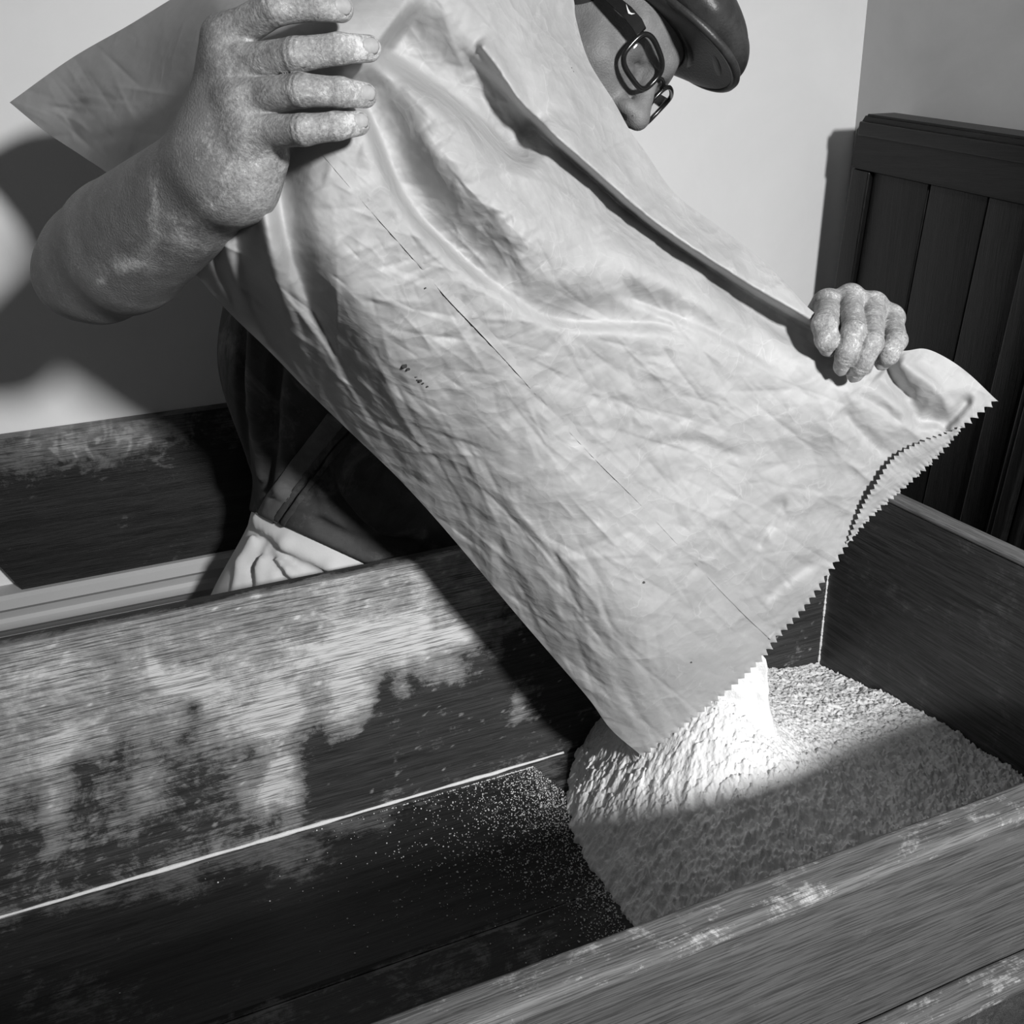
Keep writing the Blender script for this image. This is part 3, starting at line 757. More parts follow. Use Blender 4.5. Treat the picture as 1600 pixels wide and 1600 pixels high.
mesh_obj('seam_flap', P(pxs[..., 0], pxs[..., 1], dep).reshape(-1, 3), grid_faces(500, 4, flip=True), M['paper'], sack, attrs={'crumple': np.full(2000, .3)})
# folded lip of the mouth, its pinked edge standing off the sheet
lipL = catmull([(1322, 852), (1338, 812), (1350, 786), (1366, 760), (1396, 716), (1440, 690), (1475, 678), (1502, 666)], 241)[:, :2]
lipR = catmull([(1330, 842), (1352, 815), (1378, 790), (1402, 770), (1440, 736), (1468, 708), (1490, 684), (1504, 667)], 241)[:, :2]
w5 = np.linspace(0, 1, 7)[None, :, None]
lp = lipL[:, None] * (1 - w5) + lipR[:, None] * w5
sw = (np.abs((np.arange(241) % 8) / 8.0 * 2 - 1) - 0.5) * 5.5
lp[:, 0, 0] += sw * .8; lp[:, 0, 1] += sw * .55
lp[:, 6, 0] += sw * .8; lp[:, 6, 1] += sw * .55
ld = sheet_depth(lp).reshape(241, 7)
tl_ = np.linspace(0, 1, 241)
for c in range(7): ld[8:-8, c] = np.convolve(ld[:, c], np.ones(17) / 17, 'valid')
hump = np.interp(tl_, [0, .12, .35, .6, .85, 1], [.001, .008, .016, .014, .006, .001])
ld = ld - hump[:, None] * np.array((1.0, .95, .85, .7, .5, .3, .1))[None] - .001 + 0.003 * fbm(lp[..., 0] / 22, lp[..., 1] / 22, 5)
o = mesh_obj('folded_lip', P(lp[..., 0], lp[..., 1], ld).reshape(-1, 3), grid_faces(241, 7, flip=True), M['paper'], sack, attrs={'crumple': np.full(241 * 7, .9)})
# stamped ink dots
for x, y, r in ((632, 572, 4), (638, 577, 2.5), (630, 568, 1.5), (634, 581, 1.2), (650, 588, 2.2), (653, 593, 2.2), (657, 595, 2.5), (652, 585, 1.3), (661, 599, 1.6), (668, 604, 1.5), (895, 112, 1.6), (988, 181, 1.2), (665, 450, 1.2), (893, 106, 1.0), (1080, 1035, 1.5), (1006, 910, 2)):
    d0 = sheet_depth(np.array([(x, y)]))[0] - 0.0006; V = []; Fc = []; b = 0
    for k in range(8):
        V.append(P(x + r * math.cos(k * .785) * (1 + .3 * random.random()), y + r * math.sin(k * .785), d0 - 0.0002))
    for k in range(8):
        V.append(P(x + r * math.cos(k * .785), y + r * math.sin(k * .785), d0 + 0.0006))
    Fc.append(tuple(range(b, b + 8))[::-1]); Fc += [(b + k, b + (k + 1) % 8, b + 8 + (k + 1) % 8, b + 8 + k) for k in range(8)]
    mesh_obj('ink_dot', V, Fc, M['ink'], sack, smooth=False)

# ------------------------------------------------------------------ implicit surfaces for the person
def rc(a, b, ra, rb):
    a = np.asarray(a, np.float32); b = np.asarray(b, np.float32); ba = b - a; l2 = float(ba @ ba) + 1e-12
    def f(p):
        pa = p - a; t = np.clip((pa @ ba) / l2, 0, 1)
        return np.sqrt(((pa - t[:, None] * ba) ** 2).sum(1)) - (ra + (rb - ra) * t)
    return f
def ell(c, r, R=None):
    c = np.asarray(c, np.float32); r = np.asarray(r, np.float32)
    def f(p):
        q = p - c
        if R is not None: q = q @ np.asarray(R, np.float32)
        k0 = np.sqrt(((q / r) ** 2).sum(1)); k1 = np.sqrt(((q / (r * r)) ** 2).sum(1)) + 1e-9
        return k0 * (k0 - 1) / k1
    return f
def smin(a, b, k):
    hh = np.clip(0.5 + 0.5 * (b - a) / k, 0, 1); return b * (1 - hh) + a * hh - k * hh * (1 - hh)
def smax(a, b, k): return -smin(-a, -b, k)
def sm_all(fs, k):
    def f(p):
        d = fs[0](p)
        for g_ in fs[1:]: d = smin(d, g_(p), k)
        return d
    return f
def nets(f, lo, hi, h):
    lo = np.asarray(lo, np.float32); dims = np.ceil((np.asarray(hi) - lo) / h).astype(int) + 1
    Bk = 12; nb_ = -(-dims // Bk); dims = nb_ * Bk
    Dg = np.empty(dims, np.float32)
    bi = np.stack(np.meshgrid(*[np.arange(n) for n in nb_], indexing='ij'), -1).reshape(-1, 3)
    cen = lo + (bi * Bk + Bk / 2) * h
    dc = f(cen.astype(np.float32)); rad = h * Bk * 0.87 * 1.5 + h
    loc = np.stack(np.meshgrid(*[np.arange(Bk)] * 3, indexing='ij'), -1).reshape(-1, 3)
    act = np.abs(dc) < rad
    for q in np.nonzero(~act)[0]:
        a = bi[q] * Bk; Dg[a[0]:a[0] + Bk, a[1]:a[1] + Bk, a[2]:a[2] + Bk] = dc[q]
    ids = np.nonzero(act)[0]
    for s0 in range(0, len(ids), 40):
        ch = ids[s0:s0 + 40]
        idx = (bi[ch][:, None] * Bk + loc[None])
        dv = f((lo + idx.reshape(-1, 3) * h).astype(np.float32)).reshape(len(ch), Bk, Bk, Bk)
        for n_, q in enumerate(ch):
            a = bi[q] * Bk; Dg[a[0]:a[0] + Bk, a[1]:a[1] + Bk, a[2]:a[2] + Bk] = dv[n_]
    S = Dg < 0
    cnt = sum(S[i:dims[0] - 1 + i, j:dims[1] - 1 + j, k:dims[2] - 1 + k].astype(np.int8) for i in (0, 1) for j in (0, 1) for k in (0, 1))
    ai = np.argwhere((cnt > 0) & (cnt < 8))
    vid = np.full(dims - 1, -1, np.int64); vid[tuple(ai.T)] = np.arange(len(ai))
    acc = np.zeros((len(ai), 3)); num = np.zeros(len(ai))
    cor = [(i, j, k) for i in (0, 1) for j in (0, 1) for k in (0, 1)]
    for a in cor:
        for ax in range(3):
            if a[ax]: continue
            b = list(a); b[ax] = 1
            ia = ai + a; ib = ai + b
            da = Dg[tuple(ia.T)]; db = Dg[tuple(ib.T)]; m = (da < 0) != (db < 0)
            t = np.where(m, da / np.where(m, da - db, 1), 0)
            acc[m] += (np.array(a) + (np.array(b) - np.array(a)) * t[:, None])[m]; num[m] += 1
    verts = lo + (ai + acc / num[:, None]) * h
    quads = []
    for ax in range(3):
        sl0 = [slice(None)] * 3; sl1 = [slice(None)] * 3; sl0[ax] = slice(0, -1); sl1[ax] = slice(1, None)
        e = np.argwhere(S[tuple(sl0)] != S[tuple(sl1)]); o1, o2 = [(1, 2), (2, 0), (0, 1)][ax]
        ok = (e[:, o1] > 0) & (e[:, o2] > 0) & (e[:, o1] < dims[o1] - 1) & (e[:, o2] < dims[o2] - 1); e = e[ok]
        ins = S[tuple(e.T)]
        def sh(d1, d2):
            q = e.copy(); q[:, o1] -= d1; q[:, o2] -= d2; return vid[tuple(q.T)]
        q4 = np.stack([sh(1, 1), sh(0, 1), sh(0, 0), sh(1, 0)], 1)
        q4[~ins] = q4[~ins][:, ::-1]
        quads.append(q4)
    q = np.vstack(quads); q = q[(q >= 0).all(1)]
    return verts, q
def bounds(pts, pad):
    pts = np.asarray(pts); return pts.min(0) - pad, pts.max(0) + pad
def closed_lap(verts, faces, it=2):
    for _ in range(it):
        s = np.zeros_like(verts); c = np.zeros(len(verts))
        for k in range(4):
            a, b = faces[:, k], faces[:, (k + 1) % 4]
            np.add.at(s, a, verts[b]); np.add.at(c, a, 1); np.add.at(s, b, verts[a]); np.add.at(c, b, 1)
        verts = verts * 0.5 + 0.5 * s / np.maximum(c, 1)[:, None]
    return verts

# ---- near arm and hand (fingers spread over the sack)
def J(*a): return P(*a)
fing = {   # knuckle, middle joint, end joint, tip
 'index':  [(352, 58, .632), (430, 12, .606), (492, 8, .606), (533, 14, .616)],
 'middle': [(358, 103, .632), (462, 86, .604), (530, 76, .603), (576, 76, .614)],
 'ring':   [(372, 155, .630), (470, 141, .602), (532, 144, .602), (570, 149, .613)],
 'little': [(390, 207, .632), (474, 203, .607), (526, 197, .608), (560, 193, .618)]}
frad = {'index': (.0120, .0105, .0092, .0082), 'middle': (.0122, .0105, .0092, .0082), 'ring': (.0116, .0102, .0088, .0078), 'little': (.0112, .0096, .0086, .0076)}
wrist, elbow = J(325, 272, .668), J(160, 400, .872)
sho = J(460, 105, 1.14)
palm_fs = [rc(J(354, 62, .636), J(338, 222, .664), .0150, .018), rc(J(358, 105, .638), J(340, 240, .664), .0162, .019),
           rc(J(370, 155, .636), J(350, 262, .664), .0162, .019), rc(J(390, 205, .637), J(364, 282, .662), .0158, .019),
           rc(J(408, 238, .644), J(388, 285, .652), .0180, .0170)]
fore_f = sm_all([rc(J(336, 250, .668), J(152, 386, .838), .0235, .0370), rc(J(358, 288, .668), J(160, 438, .838), .0215, .0330),
           rc(J(290, 292, .700), J(195, 365, .790), .022, .0355), rc(J(300, 330, .710), J(212, 402, .790), .022, .0335),
           rc(J(185, 398, .815), J(114, 436, .850), .0385, .031)], .034)
palm_f = sm_all(palm_fs, .016); upper_f = rc(elbow, sho, .040, .060)
def arm_core(p): return smin(smin(palm_f(p), fore_f(p), .034), upper_f(p), .03)
chains = []
for nme, jn in fing.items():
    q = [J(*a) for a in jn]; r = frad[nme]
    fs = [rc(q[i], q[i + 1], r[i], r[i + 1]) for i in range(3)]
    vw = _n(CAM - q[1])
    fs.append(ell(q[1] + vw * .0032, (r[1] * .80,) * 3))
    chains.append((sm_all(fs, .0025), q, r))
knk = [rc(chains[i][1][0] + _n(CAM - chains[i][1][0]) * 0.004, chains[i][1][0] * 0.82 + chains[i][1][1] * 0.18 + _n(CAM - chains[i][1][0]) * 0.002, .0115, .009) for i in range(4)]
tend = [rc(chains[i][1][0] + _n(CAM - chains[i][1][0]) * 0.010, J(322 + i * 8, 215 + i * 14, .648), .0045, .003) for i in range(4)]
thumb = [J(358, 140, .690), J(400, 60, .735), J(470, 40, .76), J(510, 45, .77)]
thumb_f = sm_all([rc(thumb[0], thumb[1], .019, .014), rc(thumb[1], thumb[2], .014, .0115), rc(thumb[2], thumb[3], .0115, .0095)], .006)
def near_arm(p):
    core = arm_core(p)
    for g_ in knk: core = smin(core, g_(p), .010)
    for g_ in tend: core = smin(core, g_(p), .008)
    d = smin(core, thumb_f(p), .02)
    for c_, q, r in chains: d = np.minimum(d, smin(core, c_(p), .007))
    return d
arm_pts = [elbow, wrist, sho] + [J(*a) for f_ in fing.values() for a in f_] + thumb
handpts = [J(*a) for f_ in fing.values() for a in f_] + thumb + [J(400, 285, .66), J(60, 480, .87), J(70, 330, .83), wrist]
lo, hi = bounds(handpts, .055)
va, qa = nets(near_arm, lo, hi, 0.00135)
va = closed_lap(va, qa, 1)
# ---- far hand gripping the top edge of the sack
fing2 = {
 'index':  [(1294, 476, .985), (1289, 507, .940), (1292, 530, .932), (1295, 542, .940)],
 'middle': [(1328, 468, .985), (1334, 518, .925), (1322, 556, .928), (1316, 573, .945)],
 'ring':   [(1365, 480, .985), (1362, 536, .925), (1346, 570, .930), (1336, 584, .948)],
 'little': [(1392, 500, .985), (1400, 532, .945), (1388, 556, .940), (1379, 566, .950)]}
frad2 = {'index': (.0130, .0128, .0115, .0098), 'middle': (.0122, .0115, .0102, .0088), 'ring': (.012, .0112, .0098, .0085), 'little': (.0118, .0108, .0096, .0082)}
w2, el2, sho2 = J(1250, 560, 1.10), J(960, 520, 1.20), J(700, 90, 1.14)
core2 = sm_all([rc(J(1290, 476, .990), w2, .015, .022), rc(J(1328, 468, .990), w2, .0155, .022), rc(J(1363, 480, .990), w2, .015, .022), rc(J(1390, 500, .990), J(1270, 580, 1.09), .0145, .020),
                rc(w2, el2, .026, .042), rc(el2, sho2, .046, .058)], .012)
ch2 = []
for nme, jn in fing2.items():
    q = [J(*a) for a in jn]; r = frad2[nme]
    fs = [rc(q[i], q[i + 1], r[i], r[i + 1]) for i in range(3)] + [ell(q[1] + _n(CAM - q[1]) * .002, (r[1] * .86,) * 3)]
    ch2.append((sm_all(fs, .003), q, r))
th2 = [J(1290, 545, 1.06), J(1330, 575, 1.04), J(1355, 600, 1.03)]
th2_f = sm_all([rc(th2[0], th2[1], .016, .0125), rc(th2[1], th2[2], .0125, .0095)], .006)
knk2 = [rc(c_[1][0] + np.array((0, 0, .004)), c_[1][0] + np.array((0, 0, .0041)), .0115, .0115) for c_ in ch2]
def far_arm(p):
    core = core2(p)
    for g_ in knk2: core = smin(core, g_(p), .006)
    d = smin(core, th2_f(p), .015)
    for c_, q, r in ch2: d = np.minimum(d, smin(core, c_(p), .006))
    return d
hp2 = [J(*a) for f_ in fing2.values() for a in f_] + th2 + [w2]
lo, hi = bounds(hp2, .035)
vb_, qb = nets(far_arm, lo, hi, 0.00135)
vb_ = closed_lap(vb_, qb, 1)

# ---- head
HO = P(1027, 115, .965)
Uc = _n((.70, -.70, -.13)); Fc_ = np.array((.664, .664, -.342)); Fc_ = _n(Fc_ - Uc * Fc_.dot(Uc)); Lc = np.cross(Uc, Fc_)
HR = np.stack([MC @ Lc, MC @ Fc_, MC @ Uc], 1)                   # head axes (left, front, up) in the room
def H(x, y, z): return HO + HR @ np.array((x, y, z))
HS = 1.0
hp = [ell((0, -.098, .035), (.076, .098, .088)), ell((0, -.066, -.045), (.060, .064, .072))]
for s_ in (-1, 1):
    hp += [rc((s_ * .052, -.085, -.055), (s_ * .016, -.022, -.112), .021, .016), ell((s_ * .043, -.036, -.036), (.022, .022, .020)), rc((s_ * .006, -.006, .010), (s_ * .045, -.022, .010), .010, .010)]
hp += [ell((0, -.026, -.112), (.020, .018, .016)), rc((-.018, -.012, -.078), (.018, -.012, -.078), .009, .009)]
head_core = sm_all(hp, .022)
nose = sm_all([rc((0, -.008, .002), (0, .017, -.043), .0075, .0115), ell((0, .019, -.046), (.0125, .011, .0105)), ell((-.013, .006, -.047), (.0085, .0115, .0085)), ell((.013, .006, -.047), (.0085, .0115, .0085)), rc((0, .012, -.054), (0, -.004, -.058), .005, .005)], .006)
ears = [ell((s_ * .078, -.105, -.012), (.009, .019, .031)) for s_ in (-1, 1)]
eyes = [ell((s_ * .032, -.021, -.010), (.0125, .0125, .0125)) for s_ in (-1, 1)]
lids = [rc((s_ * .021, -.012, -.004), (s_ * .043, -.018, -.005), .005, .005) for s_ in (-1, 1)]
bags = [rc((s_ * .022, -.012, -.021), (s_ * .044, -.021, -.020), .0045, .0045) for s_ in (-1, 1)]
sock = [ell((s_ * .031, .002, -.010), (.017, .016, .012)) for s_ in (-1, 1)]
neck_a = np.array((0, -.115, -.075)); neck_b = (P(640, 40, 1.17) - HO) @ HR
torso_top = (P(590, 70, 1.18) - HO) @ HR
neck_f = rc(neck_a, neck_b, .056, .066)
def head_f(q):
    d = head_core(q)
    for s_ in sock: d = smax(d, -s_(q), .010)
    d = smin(d, nose(q), .009)
    for e in eyes: d = np.minimum(d, e(q))
    for e in lids + bags: d = smin(d, e(q), .005)
    for e in ears: d = smin(d, e(q), .008)
    for s_ in (-1, 1):
        d = smax(d, -ell((s_ * .0075, .008, -.0575), (.0042, .0065, .0045))(q), .002)
        d = smax(d, -rc((s_ * .020, .006, -.040), (s_ * .027, -.008, -.058), .0012, .0012)(q), .006)     # crease beside the nostril
    return smin(d, neck_f(q), .025)
vh, qh = nets(head_f, np.array((-.10, -.215, -.175)), np.array((.10, .055, .14)), 0.0021)
vh_w = vh @ HR.T + HO
# ---- trunk, upper arms and legs under the clothes (coarse)
hipc, waist, chest = P(528, 1015, 1.53), P(572, 800, 1.46), P(548, 560, 1.36)
shc = P(585, 110, 1.19)
kneeL, kneeR = np.array((hipc[0] + .02, hipc[1] - .07, .50)), np.array((hipc[0] - .07, hipc[1] + .06, .50))
footL, footR = np.array((hipc[0] + .03, hipc[1] - .05, .08)), np.array((hipc[0] - .10, hipc[1] + .09, .08))
neck_bw = HR @ neck_b + HO
trunk = sm_all([rc(hipc, waist, .165, .125), rc(waist, chest, .125, .135), rc(chest, shc, .135, .115), rc(sho, shc, .062, .09), rc(sho2, shc, .062, .09), rc(shc, neck_bw, .09, .06),
                rc(elbow, sho, .044, .056), rc(el2, sho2, .044, .056), rc(w2, el2, .026, .040),
                rc(hipc + (0, -.07, -.03), kneeL, .085, .058), rc(kneeL, footL, .056, .042), rc(hipc + (0, .07, -.03), kneeR, .085, .058), rc(kneeR, footR, .056, .042)], .03)
lo, hi = bounds([hipc, shc, elbow, el2, sho, sho2, w2, footL, footR, neck_bw], .16)
vt, qt = nets(trunk, lo, hi, 0.008)
person = empty('person', (float(hipc[0]), float(hipc[1]), 0.0))
tag(person, 'person in dark shirt, white apron, cap and glasses tipping the paper sack over the trough', 'person')
allv = np.vstack([va, vb_, vh_w, vt]); allq = np.vstack([qa, qb + len(va), qh + len(va) + len(vb_), qt + len(va) + len(vb_) + len(vh)])
def dist_pts(v_, pts):
    d = np.full(len(v_), 9.0)
    for p in pts: d = np.minimum(d, np.linalg.norm(v_ - p, axis=1))
    return d
du_a = np.full(len(va), 0.10)
pxa, pya = project(va)
du_a += 0.36 * sst(270, 400, pxa) + 0.22 * sst(470, 590, pxa)
for cx, cy, rx, ry, a in ((240, 330, 9, 60, .45), (200, 415, 45, 14, .5), (158, 440, 8, 8, .5), (280, 380, 34, 16, .4), (290, 345, 40, 20, .28), (325, 320, 30, 10, .2), (225, 400, 20, 20, .3)):
    du_a += a * np.exp(-((pxa - cx) / rx) ** 2 - ((pya - cy) / ry) ** 2)
pxb, pyb = project(vb_)
du_b = np.full(len(vb_), 0.52)
for cx, cy in ((1316, 578), (1336, 590)): du_b += 0.6 * np.exp(-((pxb - cx) / 11) ** 2 - ((pyb - cy) / 8) ** 2)
for cx, cy in ((1322, 556), (1346, 568)): du_b -= 0.35 * np.exp(-((pxb - cx) / 14) ** 2 - ((pyb - cy) / 9) ** 2)
def joint_creases(v_, chs):
    out = np.zeros(len(v_))
    for c_, q, r in chs:
        for k in (1, 2):
            ax = _n(q[k + 1] - q[k - 1]); dv = v_ - q[k]; sx = dv @ ax; rad = np.linalg.norm(dv - sx[:, None] * ax, axis=1)
            wv_ = np.exp(-(sx / (.0062 if k == 1 else .004)) ** 2) * (rad < r[k] * 1.35)
            out += wv_ * (0.5 + 0.5 * np.cos(sx * 2 * math.pi / .0043 + 2.0 * np.sin(rad * 300)))
    return out
cre = np.concatenate([joint_creases(va, chains), joint_creases(vb_, ch2), np.zeros(len(vh)), np.zeros(len(vt))])
du = np.concatenate([du_a, du_b, np.full(len(vh), 0.06), np.full(len(vt), 0.1)])
mesh_obj('body', allv, allq, M['skin'], person, attrs={'dust': du, 'crease': cre})
# nails
def nail(name, q, r, back):
    tip, dip = q[3], q[2]; ax = _n(tip - dip); nrm = _n(back - ax * back.dot(ax)); sd = np.cross(ax, nrm)
    V = []; n1, n2 = 9, 9
    for i in range(n1):
        for j in range(n2):
            a = (i / (n1 - 1) - 0.72) * r * 1.4; b = (j / (n2 - 1) - 0.5) * 2
            wv_ = r * 0.60 * max(.12, 1 - abs(i / (n1 - 1) * 2 - 1) ** 4) ** .5
            x = b * wv_; z = math.sqrt(max(0, r * r - x * x)) - 0.0022 * max(0, a / r) ** 2 - 0.0010 * b * b
            V.append(tip + ax * a + sd * x + nrm * (z - 0.0001))
    o = mesh_obj(name, V, grid_faces(n1, n2), M['nail'], person)
    md = o.modifiers.new('thickness', 'SOLIDIFY'); md.thickness = 0.0008
M['nail'] = plain('floury nail', 0.36, 0.5)
for c_, q, r in chains: nail('nail', q, r[3], _n(CAM - q[3]) + 0.35 * _n(q[3] - q[2]) + MC @ np.array((0, -.25, 0)))
for c_, q, r in ch2: nail('nail', q, r[3], _n(CAM - q[3]) + MC @ np.array((0, .15, 0)))

wa, wb = P(398, 787, 1.40), P(625, 893, 1.40)
pn = _n(np.cross(wb - wa, P(500, 842, 1.7) - wa)); 
if pn[2] < 0: pn = -pn
# ---- shirt
def cap_pt(*a): return P(*a)
shirt_core = sm_all([rc(chest, shc, .170, .150), rc(P(578, 770, 1.46), chest, .165, .172), rc(P(540, 845, 1.50), P(600, 800, 1.46), .150, .155), rc(sho, shc, .085, .11), rc(sho2, shc, .085, .11),
                     rc(sho + (elbow - sho) * .55, sho, .075, .082), rc(sho2 + (el2 - sho2) * .55, sho2, .072, .080)], .04)
def srf(px, py, f, d0=0.7, d1=1.8):
    """first hit of the sight line with an implicit surface, as a depth"""
    ds = np.linspace(d0, d1, 500); v_ = f(P(np.full(500, px), np.full(500, py), ds).astype(np.float32)); i = np.argmax(v_ < 0) if (v_ < 0).any() else np.argmin(v_)
    return ds[i]
def fold(pts, r, inset=0.0):
    q = [P(x, y, srf(x, y, shirt_core) + inset) for x, y in pts]
    return [rc(q[i], q[i + 1], r, r) for i in range(len(q) - 1)]
f_add = fold([(400, 520), (402, 640), (412, 740)], .010, .004) + fold([(470, 560), (455, 680), (440, 760)], .012, .006) + fold([(520, 760), (580, 800), (650, 830)], .020, .010) + fold([(560, 730), (620, 780), (680, 820)], .016, .010)
f_sub = fold([(382, 520), (380, 640), (392, 760)], .006, .0) + fold([(435, 560), (428, 680), (420, 770)], .006, .0) + fold([(505, 740), (530, 790), (570, 830)], .010, .0) + fold([(500, 820), (560, 850), (640, 850)], .008, .0)
def shirt_f(p):
    d = shirt_core(p)
    for g_ in f_add: d = smin(d, g_(p), .014)
    for g_ in f_sub: d = smax(d, -g_(p), .014)
    return smax(d, -.012 - ((p - wa.astype(np.float32)) @ pn.astype(np.float32)), .004)
lo, hi = bounds([chest, shc, P(540, 845, 1.5), sho + (elbow - sho) * .6, sho2 + (el2 - sho2) * .6, sho], .19)
v_, q_ = nets(shirt_f, lo, hi, 0.0042)
shirt = mesh_obj('shirt', v_, q_, M['shirt'], person)
def ribbon(name, pts, wpx, mat, parent, lift, f=shirt_f):
    c = catmull(pts, 40)[:, :2]; tg = np.gradient(c, axis=0); tg /= np.linalg.norm(tg, axis=1)[:, None]; nr = np.stack([-tg[:, 1], tg[:, 0]], 1)
    V = []
    for i in range(40):
        for k in (-1, -.5, 0, .5, 1):
            x, y = c[i] + nr[i] * wpx * k
            V.append(P(x, y, srf(x, y, f) - lift * (1 - 0.3 * abs(k))))
    o = mesh_obj(name, V, grid_faces(40, 5), mat, parent)
    md = o.modifiers.new('thickness', 'SOLIDIFY'); md.thickness = 0.003
    return o
ribbon('side_tape', [(526, 655), (500, 690), (465, 735), (432, 785), (418, 812)], 17, M['shirt_band'], shirt, .004)
ribbon('seam_piping', [(560, 668), (530, 700), (490, 750), (455, 800), (440, 822)], 4, M['shirt'], shirt, .005)
ribbon('seam_piping', [(548, 660), (518, 694), (478, 744), (444, 794), (430, 816)], 4, M['shirt'], shirt, .005)

# ---- apron wrapped round the hips
ap_core = sm_all([rc(P(526, 1015, 1.53), P(560, 850, 1.49), .206, .168), rc(P(528, 1015, 1.53), np.array((hipc[0], hipc[1], .45)), .200, .20)], .05)
def ap_base(p):
    d = ap_core(p)
    return smax(d, ((p - wa.astype(np.float32)) @ pn.astype(np.float32)), .006)
def afold(pts, r, inset):
    q = [P(x, y, srf(x, y, ap_core) + inset) for x, y in pts]
    return [rc(q[i], q[i + 1], r, r) for i in range(len(q) - 1)]
a_add = afold([(405, 812), (450, 850), (520, 885), (590, 900)], .010, .004) + afold([(402, 835), (380, 880), (368, 945)], .009, .005) + afold([(425, 860), (450, 895), (490, 920)], .009, .005) + afold([(415, 850), (408, 890), (412, 950)], .008, .005)
a_sub = afold([(392, 822), (420, 850), (480, 890), (560, 915)], .005, .0) + afold([(408, 845), (394, 890), (390, 950)], .005, .0) + afold([(415, 862), (440, 900), (470, 930)], .005, .001)
def ap_f(p):
    d = ap_core(p)
    for g_ in a_add: d = smin(d, g_(p), .012)
    for g_ in a_sub: d = smax(d, -g_(p), .012)
    return smax(smax(d, ((p - wa.astype(np.float32)) @ pn.astype(np.float32)), .006), (.42 - p[:, 2]), .004)
lo, hi = bounds([P(528, 1015, 1.53), P(560, 850, 1.49), np.array((hipc[0], hipc[1], .45))], .22)
v_, q_ = nets(ap_f, lo, hi, 0.0045)
mesh_obj('apron', v_, q_, M['apron'], person)
# trousers and shoes
trs = sm_all([rc(hipc + (0, -.07, -.03), kneeL, .10, .074), rc(kneeL, footL + (0, 0, .02), .074, .068), rc(hipc + (0, .07, -.03), kneeR, .10, .074), rc(kneeR, footR + (0, 0, .02), .074, .068)], .02)
lo, hi = bounds([hipc, kneeL, kneeR, footL, footR], .13)
v_, q_ = nets(lambda p: smax(trs(p), .07 - p[:, 2], .004), lo, hi, .009); mesh_obj('trousers', v_, q_, M['trousers'], person)
for ft in (footL, footR):
    sf = sm_all([rc(ft + (-.03, 0, -.035), ft + (.13, -.02, -.045), .045, .035)], .01)
    lo, hi = bounds([ft + (-.03, 0, -.03), ft + (.13, 0, -.03)], .07)
    v_, q_ = nets(lambda p: smax(sf(p), .001 - p[:, 2], .004), lo, hi, .006); mesh_obj('shoe', v_, q_, M['shoe'], person)

# ---- hair, cap, glasses
v_, q_ = nets(lambda p: smax(smax(ell((0, -.108, .030), (.0795, .094, .090))(p), p[:, 1] + .062, .004), -.045 - p[:, 2], .006), (-.1, -.22, -.1), (.1, -.03, .14), .004)
mesh_obj('hair', v_ @ HR.T + HO, q_, M['hair'], person)
crown_a = sm_all([ell((0, -.095, .062), (.092, .118, .052)), ell((0, -.010, .056), (.070, .062, .026)), ell((0, -.03, .062), (.084, .085, .036))], .02)
cr_sub = [rc((-.05, -.06, .118), (-.035, .06, .085), .003, .003), rc((.05, -.06, .118), (.035, .06, .085), .003, .003), rc((0, -.12, .117), (0, .07, .080), .0025, .0025)]
cr_f = [rc((-.088, -.06, .055), (-.055, .030, .058), .006, .005), rc((-.085, -.05, .075), (-.055, .020, .075), .006, .004)]
def crown_f(p):
    d = crown_a(p)
    for g_ in cr_f: d = smin(d, g_(p), .008)
    for g_ in cr_sub: d = smax(d, -g_(p), .008)
    d = smax(d, .040 - 0.10 * (p[:, 1] + .05) * 0 - p[:, 2] - 0.0 * p[:, 0], .004)
    return d
v_, q_ = nets(crown_f, (-.11, -.23, .02), (.11, .10, .135), .0026)
cap_o = mesh_obj('cap', v_ @ HR.T + HO, q_, M['cap'], person)
band_pts = []
for k in range(60):
    a = 2 * math.pi * k / 60; band_pts.append(H(.086 * math.sin(a), -.095 + .103 * math.cos(a), .040))
V, Fc = tube(band_pts, .0065, 8, True); mesh_obj('band', V, Fc, M['cap'], cap_o)
nx_, ny_ = 41, 22
V = []
for i in range(nx_):
    s_ = i / (nx_ - 1) * 2 - 1; a = s_ * 1.28
    root = np.array((.074 * math.sin(a), -.080 + .080 * math.cos(a)))
    tipp = np.array((.074 * math.sin(a) * (1 - .08 * abs(s_) ** 3), -.075 + .137 * max(0, math.cos(a)) ** 0.75))
    for j in range(ny_):
        t_ = j / (ny_ - 1); xy = root * (1 - t_) + tipp * t_
        V.append(H(xy[0], xy[1], .038 - 2.0 * xy[0] ** 2 + .009 * t_))
bill = mesh_obj('bill', V, grid_faces(nx_, ny_), M['cap'], cap_o)
md = bill.modifiers.new('thickness', 'SOLIDIFY'); md.thickness = 0.007; md.offset = 0
edge_pts = [V[i * ny_ + ny_ - 1] for i in range(nx_)]
Vt, Ft = tube(edge_pts, .0046, 8); mesh_obj('bill_piping', Vt, Ft, M['cap'], cap_o)
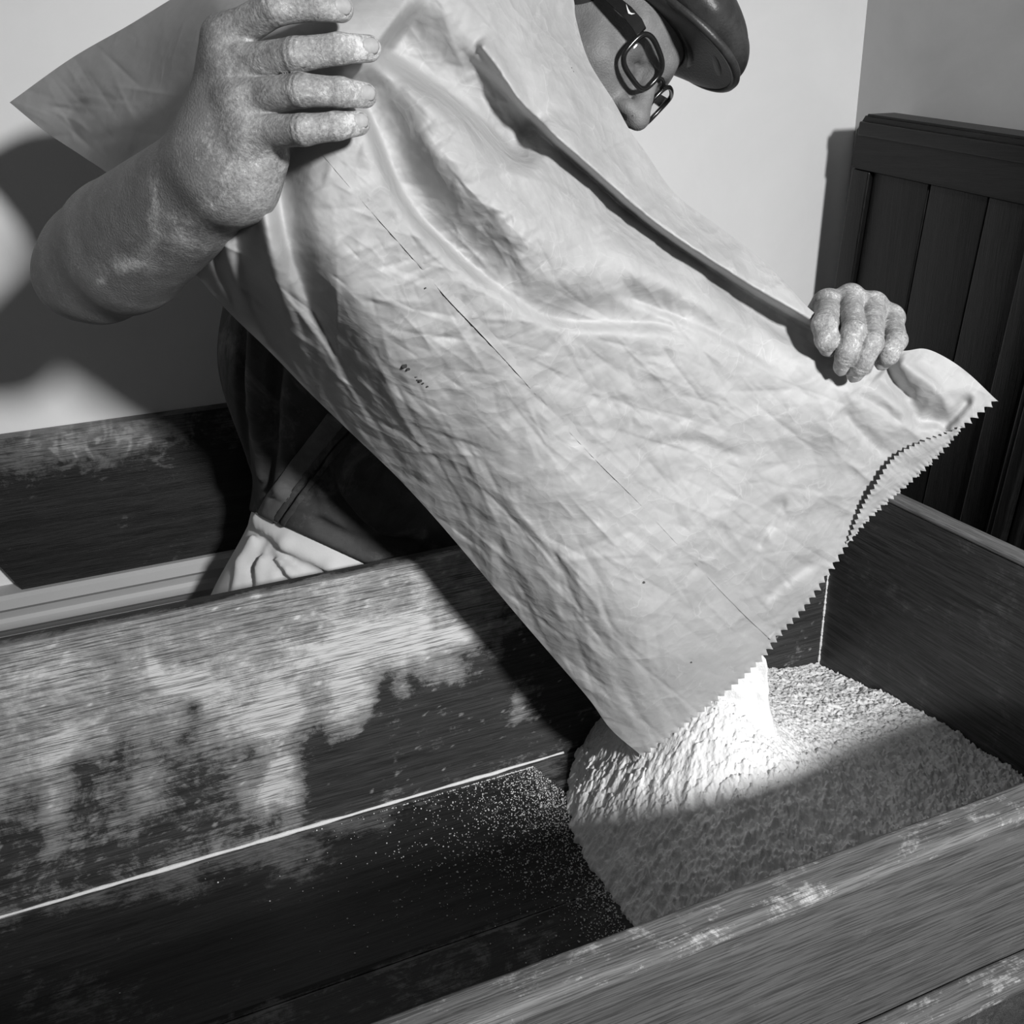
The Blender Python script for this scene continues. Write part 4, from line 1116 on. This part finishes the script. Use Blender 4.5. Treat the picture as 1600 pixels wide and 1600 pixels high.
# glasses
def lens_outline(sgn, n=48, inset=0.0):
    pts = []
    for k in range(n):
        a = 2 * math.pi * k / n; ca, sa = math.cos(a), math.sin(a)
        rx, rz = .0250 - inset, .0180 - inset
        e = 2 / 3.2
        x = rx * math.copysign(abs(ca) ** e, ca); z = rz * math.copysign(abs(sa) ** e, sa)
        xx = sgn * (.0365 + x); pts.append((xx, .011 - 4.2 * xx * xx, -.012 + z * (1 + .12 * x / rx)))
    return pts
V, Fc = tube([H(*q) for q in lens_outline(-1)], .0027, 8, True)
glasses = mesh_obj('glasses', V, Fc, M['frame'], person)
V, Fc = tube([H(*q) for q in lens_outline(1)], .0024, 8, True); mesh_obj('rim', V, Fc, M['frame'], glasses)
V, Fc = tube([H(-.011, .009, -.006), H(-.005, .012, -.003), H(.005, .012, -.003), H(.011, .009, -.006)], .002, 8); mesh_obj('bridge', V, Fc, M['frame'], glasses)
for sgn in (-1, 1):
    o = lens_outline(sgn, 48, .0012); n = len(o); V = [H(a, b + dy, c) for dy in (-.0006, .0006) for a, b, c in o]
    V += [H(sgn * .0365, .011 - 4.2 * .0365 ** 2 + dy, -.012) for dy in (-.0006, .0006)]
    Fc = [(k, (k + 1) % n, n + (k + 1) % n, n + k) for k in range(n)] + [((k + 1) % n, k, 2 * n) for k in range(n)] + [(n + k, n + (k + 1) % n, 2 * n + 1) for k in range(n)]
    mesh_obj('lens', V, Fc, M['lens'], glasses)
    x0 = sgn
    path = [(.061, -.006, .001), (.067, -.011, .002), (.073, -.024, .003), (.077, -.055, .003), (.079, -.100, .000), (.079, -.120, -.015)]
    V = []; Fc = []
    for k, (a, b, c) in enumerate(path):
        hh = (.0055, .0060, .0055, .0045, .003, .003)[k]
        V += [H(sgn * (a - .0013), b, c - hh), H(sgn * (a + .0013), b, c - hh), H(sgn * (a + .0013), b, c + hh), H(sgn * (a - .0013), b, c + hh)]
    for k in range(len(path) - 1):
        for e in range(4): Fc.append((k * 4 + e, k * 4 + (e + 1) % 4, k * 4 + 4 + (e + 1) % 4, k * 4 + 4 + e))
    Fc += [(3, 2, 1, 0), tuple(len(V) - 4 + e for e in range(4))]
    mesh_obj('temple_arm', V, Fc, M['frame'], glasses, smooth=False)
# white tick mark on the near temple arm
tick = [(-.0172, .0030), (-.0190, -.0000), (-.0215, -.0010), (-.0250, .0008), (-.0300, .0042), (-.0240, .0018), (-.0212, .0010), (-.0195, .0012)]
def arm_x(y): return np.interp(y, [-.055, -.020, -.006], [-.077, -.073, -.068])
V = [H(arm_x(y) - .0016, y, .003 + z) for y, z in tick] + [H(arm_x(y) - .0010, y, .003 + z) for y, z in tick]
n = len(tick); Fc = [tuple(range(n)), tuple(range(n, 2 * n))[::-1]] + [(k, (k + 1) % n, n + (k + 1) % n, n + k) for k in range(n)]
mesh_obj('tick_mark', V, Fc, M['white_mark'], glasses, smooth=False)
